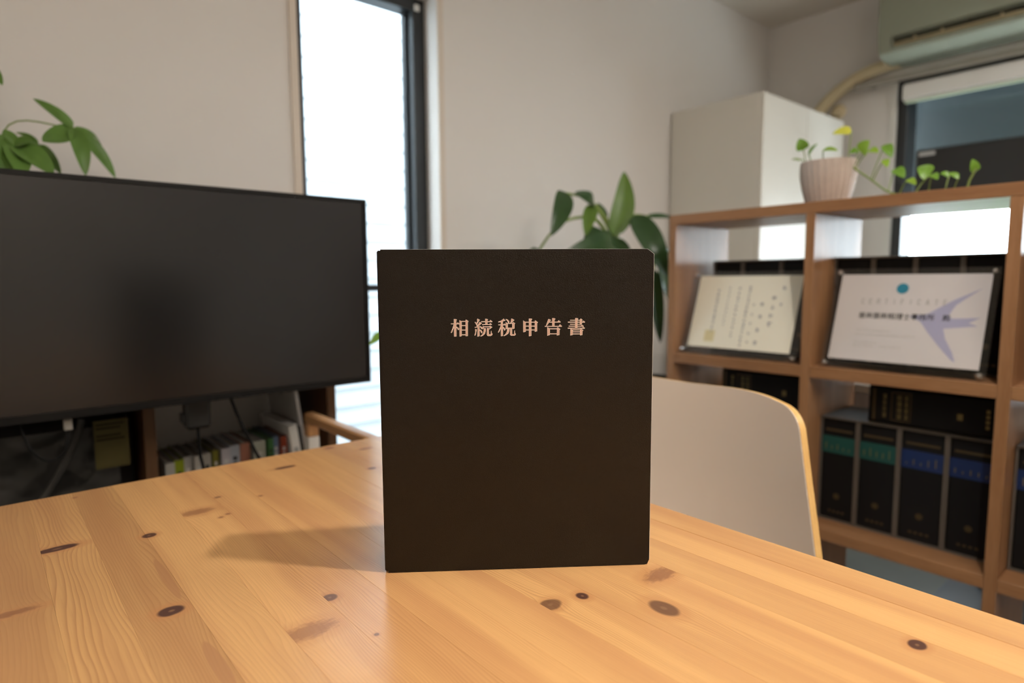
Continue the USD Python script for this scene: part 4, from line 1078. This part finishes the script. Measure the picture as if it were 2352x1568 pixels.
def prints_swallow(w, h):
    def fx(px, py):                    # the photograph's crop, rectified to the sheet: fractions of width, height
        return (px * w, py * h)
    out = []
    bird = Polygon([fx(*p) for p in [(0.955, 0.845), (0.90, 0.80), (0.80, 0.72), (0.70, 0.62), (0.645, 0.56), (0.52, 0.525), (0.56, 0.50), (0.60, 0.475), (0.62, 0.44), (0.66, 0.36), (0.74, 0.22), (0.83, 0.08), (0.855, 0.06), (0.83, 0.16), (0.775, 0.30), (0.755, 0.405),
                                     (0.83, 0.42), (0.955, 0.445), (0.90, 0.475), (0.965, 0.535), (0.90, 0.525), (0.80, 0.515), (0.775, 0.54), (0.79, 0.60), (0.81, 0.66), (0.87, 0.74)]]).buffer(0)
    out.append(('swallow_print', bird, M['print_lavender']))
    out.append(('emblem', Point(0.452 * w, 0.835 * h).buffer(0.0125, 24), M['print_teal']))
    sp = 0.0168
    L = []
    for k, ch in enumerate('CERTIFICATE'):
        x = 0.178 * w + k * sp
        for ln in LET[ch]:
            L.append(stroke([(x + a * 0.00075, 0.655 * h + b * 0.00125) for a, b in ln], 0.0017))
    out.append(('certificate_heading', unary_union(L), M['print_grey']))
    rr = random.Random(3)
    L = []
    xs = 0.175 * w
    s = 0.0142
    for k in range(4):
        L.append(kanji(DENSE[k % 2], xs + k * (s + 0.0016), 0.485 * h, s, 0.0015))
    for k, nm in enumerate(('zei', 'ri', 'shi', 'ji', 'mu', 'sho')):
        L.append(kanji(KAN[nm], xs + (4 + k) * (s + 0.0016), 0.485 * h, s, 0.0015))
    L.append(kanji(KAN['dono'], xs + 10.9 * (s + 0.0016), 0.485 * h, s, 0.0015))
    out.append(('name_line', unary_union(L), M['print_black']))
    L = []
    for row, (x0_, x1_, yy) in enumerate(((0.17, 0.42, 0.335), (0.17, 0.58, 0.285), (0.17, 0.33, 0.195), (0.17, 0.30, 0.155), (0.36, 0.50, 0.155))):
        x = x0_ * w
        while x < x1_ * w:
            L.append(mark(rr, x, yy * h, 0.0052, 0.0006))
            x += 0.0064
    out.append(('small_print', unary_union(L), M['print_pale']))
    return out


def prints_cream(w, h):
    rr = random.Random(8)
    out = []
    cols = [(0.855, 0.84, 0.80, 1, 0.011), (0.845, 0.62, 0.60, 1, 0.008), (0.775, 0.70, 0.36, 4, 0.0125), (0.675, 0.62, 0.10, 4, 0.0115), (0.60, 0.60, 0.10, 5, 0.008), (0.535, 0.84, 0.06, 15, 0.0085), (0.432, 0.82, 0.17, 12, 0.0080), (0.335, 0.83, 0.32, 10, 0.0062), (0.225, 0.79, 0.23, 11, 0.0088)]
    L = []
    for cx, top, bot, n, s in cols:
        for k in range(n):
            yy = top - (top - bot) * k / max(1, n - 1)
            L.append(mark(rr, cx * w - s / 2, yy * h - s / 2, s, s * 0.17))
    out.append(('vertical_writing', unary_union(L), M['print_grey']))
    out.append(('seal', sbox(0.165 * w, 0.08 * h, 0.265 * w, 0.235 * h), M['seal_yellow']))
    return out


certificate('cream certificate with vertical Japanese writing in a clear acrylic stand', 1.052, 0.748, M['paper_cream'], prints_cream, (0.022, 0.022, 0.012))
certificate('white swallow certificate with a teal emblem in a clear acrylic stand', 0.652, 0.348, M['paper_white'], prints_swallow, (0.014, 0.022, 0.014))

# ------------------------------------------------------------------ pothos on the bookcase
pt = thing('potted_plant', 'trailing yellow green pothos in a ribbed beige pot on the bookcase', 'plant', (1.652, 0.703, 1.1842))
prof = [(0, 0), (0.046, 0), (0.050, 0.004), (0.060, 0.040), (0.0655, 0.070), (0.066, 0.092), (0.0645, 0.106), (0.0600, 0.106), (0.0600, 0.090), (0.0, 0.088)]
pot = lathe(prof, 96)
v = np.array(pot.vertices)
rad = np.hypot(v[:, 0], v[:, 1])
an = np.arctan2(v[:, 1], v[:, 0])
sel = (rad > 0.045) & (v[:, 2] > 0.002) & (v[:, 2] < 0.097) & ((v[:, 2] < 0.0895) | (rad > 0.061))
k_ = np.where(sel, 1 - 0.045 * (0.5 + 0.5 * np.cos(an * 26)) ** 2, 1.0)
v[:, 0] *= k_
v[:, 1] *= k_
pot.vertices = v
part('pot', pot, M['pot_beige'], pt, smooth=50)
part('soil', lathe([(0, 0.0885), (0.0595, 0.0905), (0, 0.097)], 24), M['soil'], pt)
PX = 1.652
vine = [at(1900, 372, 0, PX), at(1948, 366, 0, PX), at(1962, 385, 0, PX - 0.01), at(2000, 412, 0, PX), at(2040, 440, 0, PX), at(2075, 447, 0, PX), at(2140, 444, 0, PX), at(2212, 436, 0, PX), at(2228, 412, 0, PX), at(2243, 385, 0, PX)]
for q in vine:
    q[2] = max(q[2], 1.1875)
part('vine', tube(vine, [0.0028, 0.0026, 0.0024, 0.0022, 0.0022, 0.002], 8, smoothpath=6), M['bloom_stem'], pt, world=True)
PL = [  # stem foot px, leaf base px, tip px, width px, material
    ((1850, 372), (1845, 345), (1836, 318), 26, 'leaf_green'), ((1862, 370), (1857, 357), (1878, 330), 12, 'leaf_green'), ((1890, 372), (1890, 345), (1925, 346), 13, 'leaf_lime'), ((1948, 366), (1956, 302), (1912, 307), 24, 'leaf_yellow'),
    ((1962, 385), (1980, 352), (1997, 322), 34, 'leaf_lime'), ((1962, 385), (1972, 345), (1952, 352), 18, 'leaf_green'), ((1965, 388), (1995, 345), (2018, 350), 18, 'leaf_lime'), ((2000, 412), (2033, 332), (2048, 362), 20, 'leaf_green'), ((2005, 414), (2032, 366), (2038, 384), 14, 'leaf_lime'),
    ((2040, 440), (2055, 388), (2078, 408), 22, 'leaf_green'), ((2065, 447), (2085, 412), (2104, 424), 14, 'leaf_lime'), ((2100, 446), (2134, 404), (2108, 384), 34, 'leaf_green'), ((2132, 444), (2140, 400), (2154, 412), 15, 'leaf_green'), ((2170, 441), (2180, 404), (2160, 398), 14, 'leaf_green'), ((2190, 438), (2203, 408), (2176, 398), 13, 'leaf_green'),
    ((2228, 412), (2240, 394), (2233, 365), 16, 'leaf_green'), ((1845, 370), (1838, 368), (1818, 366), 7, 'bloom')]
for k, (fpx, bpx, tpx, w, mt) in enumerate(PL):
    xx = PX + (0.02 if k % 2 else -0.012)
    F0, B0, T0 = at(*fpx, 0, PX), at(*bpx, 0, xx), at(*tpx, 0, xx - 0.012)
    F0[2] = max(F0[2], 1.187)
    l_ = part('leaf', leaf(B0, T0, w / FPX * 1.75, normal=(-0.75, -0.2, 0.6), bend=0.10, fold=0.2, n=10, shape=0.30), M[mt] if mt != 'bloom' else M['bloom_stem'], pt, world=True, smooth=True)
    part('petiole', tube([F0, (F0 + B0) / 2 + np.array([0, 0, 0.004]), B0], 0.0014, 6, smoothpath=5), M['bloom_stem'], l_, world=True)

# ------------------------------------------------------------------ chair at the right side of the table
ch = thing('dining_chair', 'beige backed plywood chair pushed up to the right side of the table', 'chair', (0.80, 0.646, 0))


def back_shell(th, off, inset, lift, nt=36, nv=40):
    """Closed shell of the backrest: bent towards the table at the sides, rounded upper corners, wider towards the seat."""
    def hw(z):
        return np.interp(z, [0.40, 0.52, 0.60, 0.70, 0.81], [0.299, 0.292, 0.275, 0.250, 0.2245]) - inset
    grid = np.zeros((2, nv + 1, nt + 1, 3))
    for a in range(nv + 1):
        v = 1 - (1 - a / nv) ** 1.5
        for b in range(nt + 1):
            t = math.sin((-1 + 2 * b / nt) * math.pi / 2 * 0.96) / math.sin(math.pi / 2 * 0.96)
            top = 0.812 + 0.012 * abs(t) ** 1.5 - 0.016 * t ** 4 + lift - inset
            z = 0.40 + v * (top - 0.40)
            w = hw(z)
            q = max(0.0, (z - (top - 0.034)) / 0.034)
            w -= 0.034 * (1 - math.sqrt(max(0.0, 1 - q * q)))
            s_ = t * w
            slope = 1.9 * s_
            k = math.sqrt(1 + slope * slope)
            for side, d in ((0, off), (1, off + th)):
                grid[side, a, b] = (CXC - 0.95 * s_ * s_ + 0.04 * (z - 0.62) + d / k, s_ + d * slope / k, z)
    V = grid.reshape(-1, 3)
    idx = np.arange(len(V)).reshape(2, nv + 1, nt + 1)
    F = []

    def quad(p, q, r, t):
        F.extend(([p, q, r], [p, r, t]))

    for a in range(nv):
        for b in range(nt):
            quad(idx[0, a, b], idx[0, a + 1, b], idx[0, a + 1, b + 1], idx[0, a, b + 1])
            quad(idx[1, a, b], idx[1, a, b + 1], idx[1, a + 1, b + 1], idx[1, a + 1, b])
        for b in (0, nt):
            quad(idx[0, a, b], idx[1, a, b], idx[1, a + 1, b], idx[0, a + 1, b])
    for b in range(nt):
        for a in (0, nv):
            quad(idx[0, a, b], idx[1, a, b], idx[1, a, b + 1], idx[0, a, b + 1])
    mm = trimesh.Trimesh(V, np.array(F))
    mm.fix_normals()
    mm.apply_translation((-0.80, 0, 0))
    return mm


CXC = 0.960
part('backrest', back_shell(0.0105, 0.0, 0.0, 0.0), M['ply'], ch, smooth=50)
part('backrest_facing', back_shell(0.0010, -0.0014, 0.0006, 0.0020), M['chair_laminate'], ch, smooth=50, label='smooth beige front of the backrest')
seat = Polygon([(-0.20, -0.21), (0.13, -0.235), (0.13, 0.235), (-0.20, 0.21)]).buffer(-0.03).buffer(0.03)
sm_ = trimesh.creation.extrude_polygon(seat, 0.014)
sm_.apply_translation((0, 0, 0.430))
part('seat', sm_, M['chair_laminate'], ch)
for sx, sy, ex, ey in ((-0.15, -0.16, -0.19, -0.20), (-0.15, 0.16, -0.19, 0.20), (0.10, -0.16, 0.16, -0.20), (0.10, 0.16, 0.16, 0.20)):
    part('leg', tube([(sx, sy, 0.4295), (ex, ey, 0.0)], [0.015, 0.011], 12), M['ply'], ch)
part('seat_frame', cat_(bx(-0.16, 0.11, -0.17, -0.15, 0.395, 0.4295), bx(-0.16, 0.11, 0.15, 0.17, 0.395, 0.4295), bx(-0.16, -0.14, -0.15, 0.15, 0.395, 0.4295)), M['ply'], ch)
part('back_support', cat_(tube([(0.10, -0.13, 0.415), (0.165, -0.13, 0.43), (0.160, -0.13, 0.56)], 0.011, 10, smoothpath=6), tube([(0.10, 0.13, 0.415), (0.165, 0.13, 0.43), (0.160, 0.13, 0.56)], 0.011, 10, smoothpath=6)), M['ply'], ch)

# ------------------------------------------------------------------ behind the bookcase: desk, monitor, office chair
dk = thing('desk', 'white topped desk directly behind the tall bookcase', 'desk', (2.2, 0.45, 0))
part('desk_top', bx(1.90, 2.55, -0.25, 1.15, 0.672, 0.70, 0.003), M['white_paint'], dk, world=True)
part('drawer_unit', bx(1.93, 2.40, 0.72, 1.12, 0.42, 0.671, 0.003), M['walnut_h'], dk, world=True)
for xx in (1.92, 2.49):
    for yy in (-0.23, 1.09):
        part('leg', bx(xx, xx + 0.04, yy, yy + 0.04, 0, 0.6715, 0.002), M['black_frame'], dk, world=True)
mn = thing('monitor', 'black monitor on a pole stand before the wide window', 'monitor', (3.14, 0.70, 0))
part('back_shell', bx(3.10, 3.135, 0.44, 0.958, 1.275, 1.542, 0.006), M['black_plastic'], mn, world=True)
part('screen', bx(3.1352, 3.139, 0.446, 0.952, 1.281, 1.536), M['black_gloss'], mn, world=True)
part('badge', bx(3.0985, 3.0998, 0.885, 0.945, 1.514, 1.530), M['print_grey'], mn, world=True, label='small pale grey label at the upper corner')
part('cross_arm', bx(3.14, 3.165, 0.40, 0.72, 1.40, 1.43, 0.003), M['black_frame'], mn, world=True)
part('pole', tube([(3.17, 0.40, 0.02), (3.17, 0.40, 1.50)], 0.018, 16), M['black_frame'], mn, world=True)
part('base_plate', bx(3.03, 3.30, 0.24, 0.56, 0, 0.02, 0.004), M['black_frame'], mn, world=True)
fm = thing('floor_mat', 'dark blue grey mat on the floor behind the bookcase', 'mat', (2.6, 0.05, 0))
part('mat', bx(1.98, 3.0, -0.50, 0.573, 0.0002, 0.004, 0.001), M['mat_blue'], fm, world=True)
oc = thing('office_chair', 'dark office chair on casters behind the bookcase', 'office chair', (2.62, 0.28, 0.004))
for k in range(5):
    a = math.radians(128 + 72 * k)
    ex, ey = 0.27 * math.cos(a), 0.27 * math.sin(a)
    l_ = part('base_leg', tube([(0, 0, 0.10), (ex, ey, 0.072)], [0.024, 0.014], 10), M['steel'], oc)
    cw = trimesh.creation.cylinder(0.026, 0.022, sections=20)
    cw.apply_transform(trimesh.transformations.rotation_matrix(math.pi / 2, (1, 0, 0)))
    cw.apply_translation((ex, ey, 0.0262))
    part('caster', cw, M['black_gloss'], l_)
part('gas_column', tube([(0, 0, 0.09), (0, 0, 0.40)], 0.025, 16), M['steel'], oc)
part('seat', bx(-0.24, 0.24, -0.24, 0.24, 0.40, 0.47, 0.03), M['fabric'], oc)
part('backrest', bx(0.20, 0.26, -0.22, 0.22, 0.56, 0.96, 0.025), M['fabric'], oc)
part('back_bar', bx(0.255, 0.275, -0.03, 0.03, 0.38, 0.70, 0.004), M['black_plastic'], oc)
part('back_bar', bx(0.0, 0.275, -0.03, 0.03, 0.375, 0.3995, 0.004), M['black_plastic'], oc)

# ------------------------------------------------------------------ shrub outside the wide window
sh = thing('shrub', 'bright green shrub outside the wide window', 'shrub', (6.5, 1.1, -0.45))
rr = np.random.default_rng(4)
c0 = np.array([[6.5, 1.15, 0.75], [6.6, 0.75, 0.85], [6.4, 1.5, 0.65], [6.5, 1.1, 0.3]])
Vs, Fs = [], []
for k in range(900):
    c = c0[k % 4] + rr.normal(0, 0.17, 3)
    a, b = rr.normal(0, 1, 3), rr.normal(0, 1, 3)
    a /= np.linalg.norm(a)
    b -= a * (a @ b)
    b /= np.linalg.norm(b)
    n0 = len(Vs)
    Vs += [c - a * 0.045, c + b * 0.02, c + a * 0.045, c - b * 0.02]
    Fs += [[n0, n0 + 1, n0 + 2], [n0, n0 + 2, n0 + 3]]
part('foliage', trimesh.Trimesh(np.array(Vs), np.array(Fs), process=False), M['leaf_green'], sh, world=True, smooth=False, kind='stuff')
part('stem', cat_(tube([(6.5, 1.1, -0.45), (6.5, 1.12, 0.7)], 0.02, 8), tube([(6.5, 1.1, -0.2), (6.6, 0.78, 0.8)], 0.014, 8), tube([(6.5, 1.1, -0.2), (6.4, 1.48, 0.6)], 0.014, 8)), M['brown_stem'], sh, world=True)
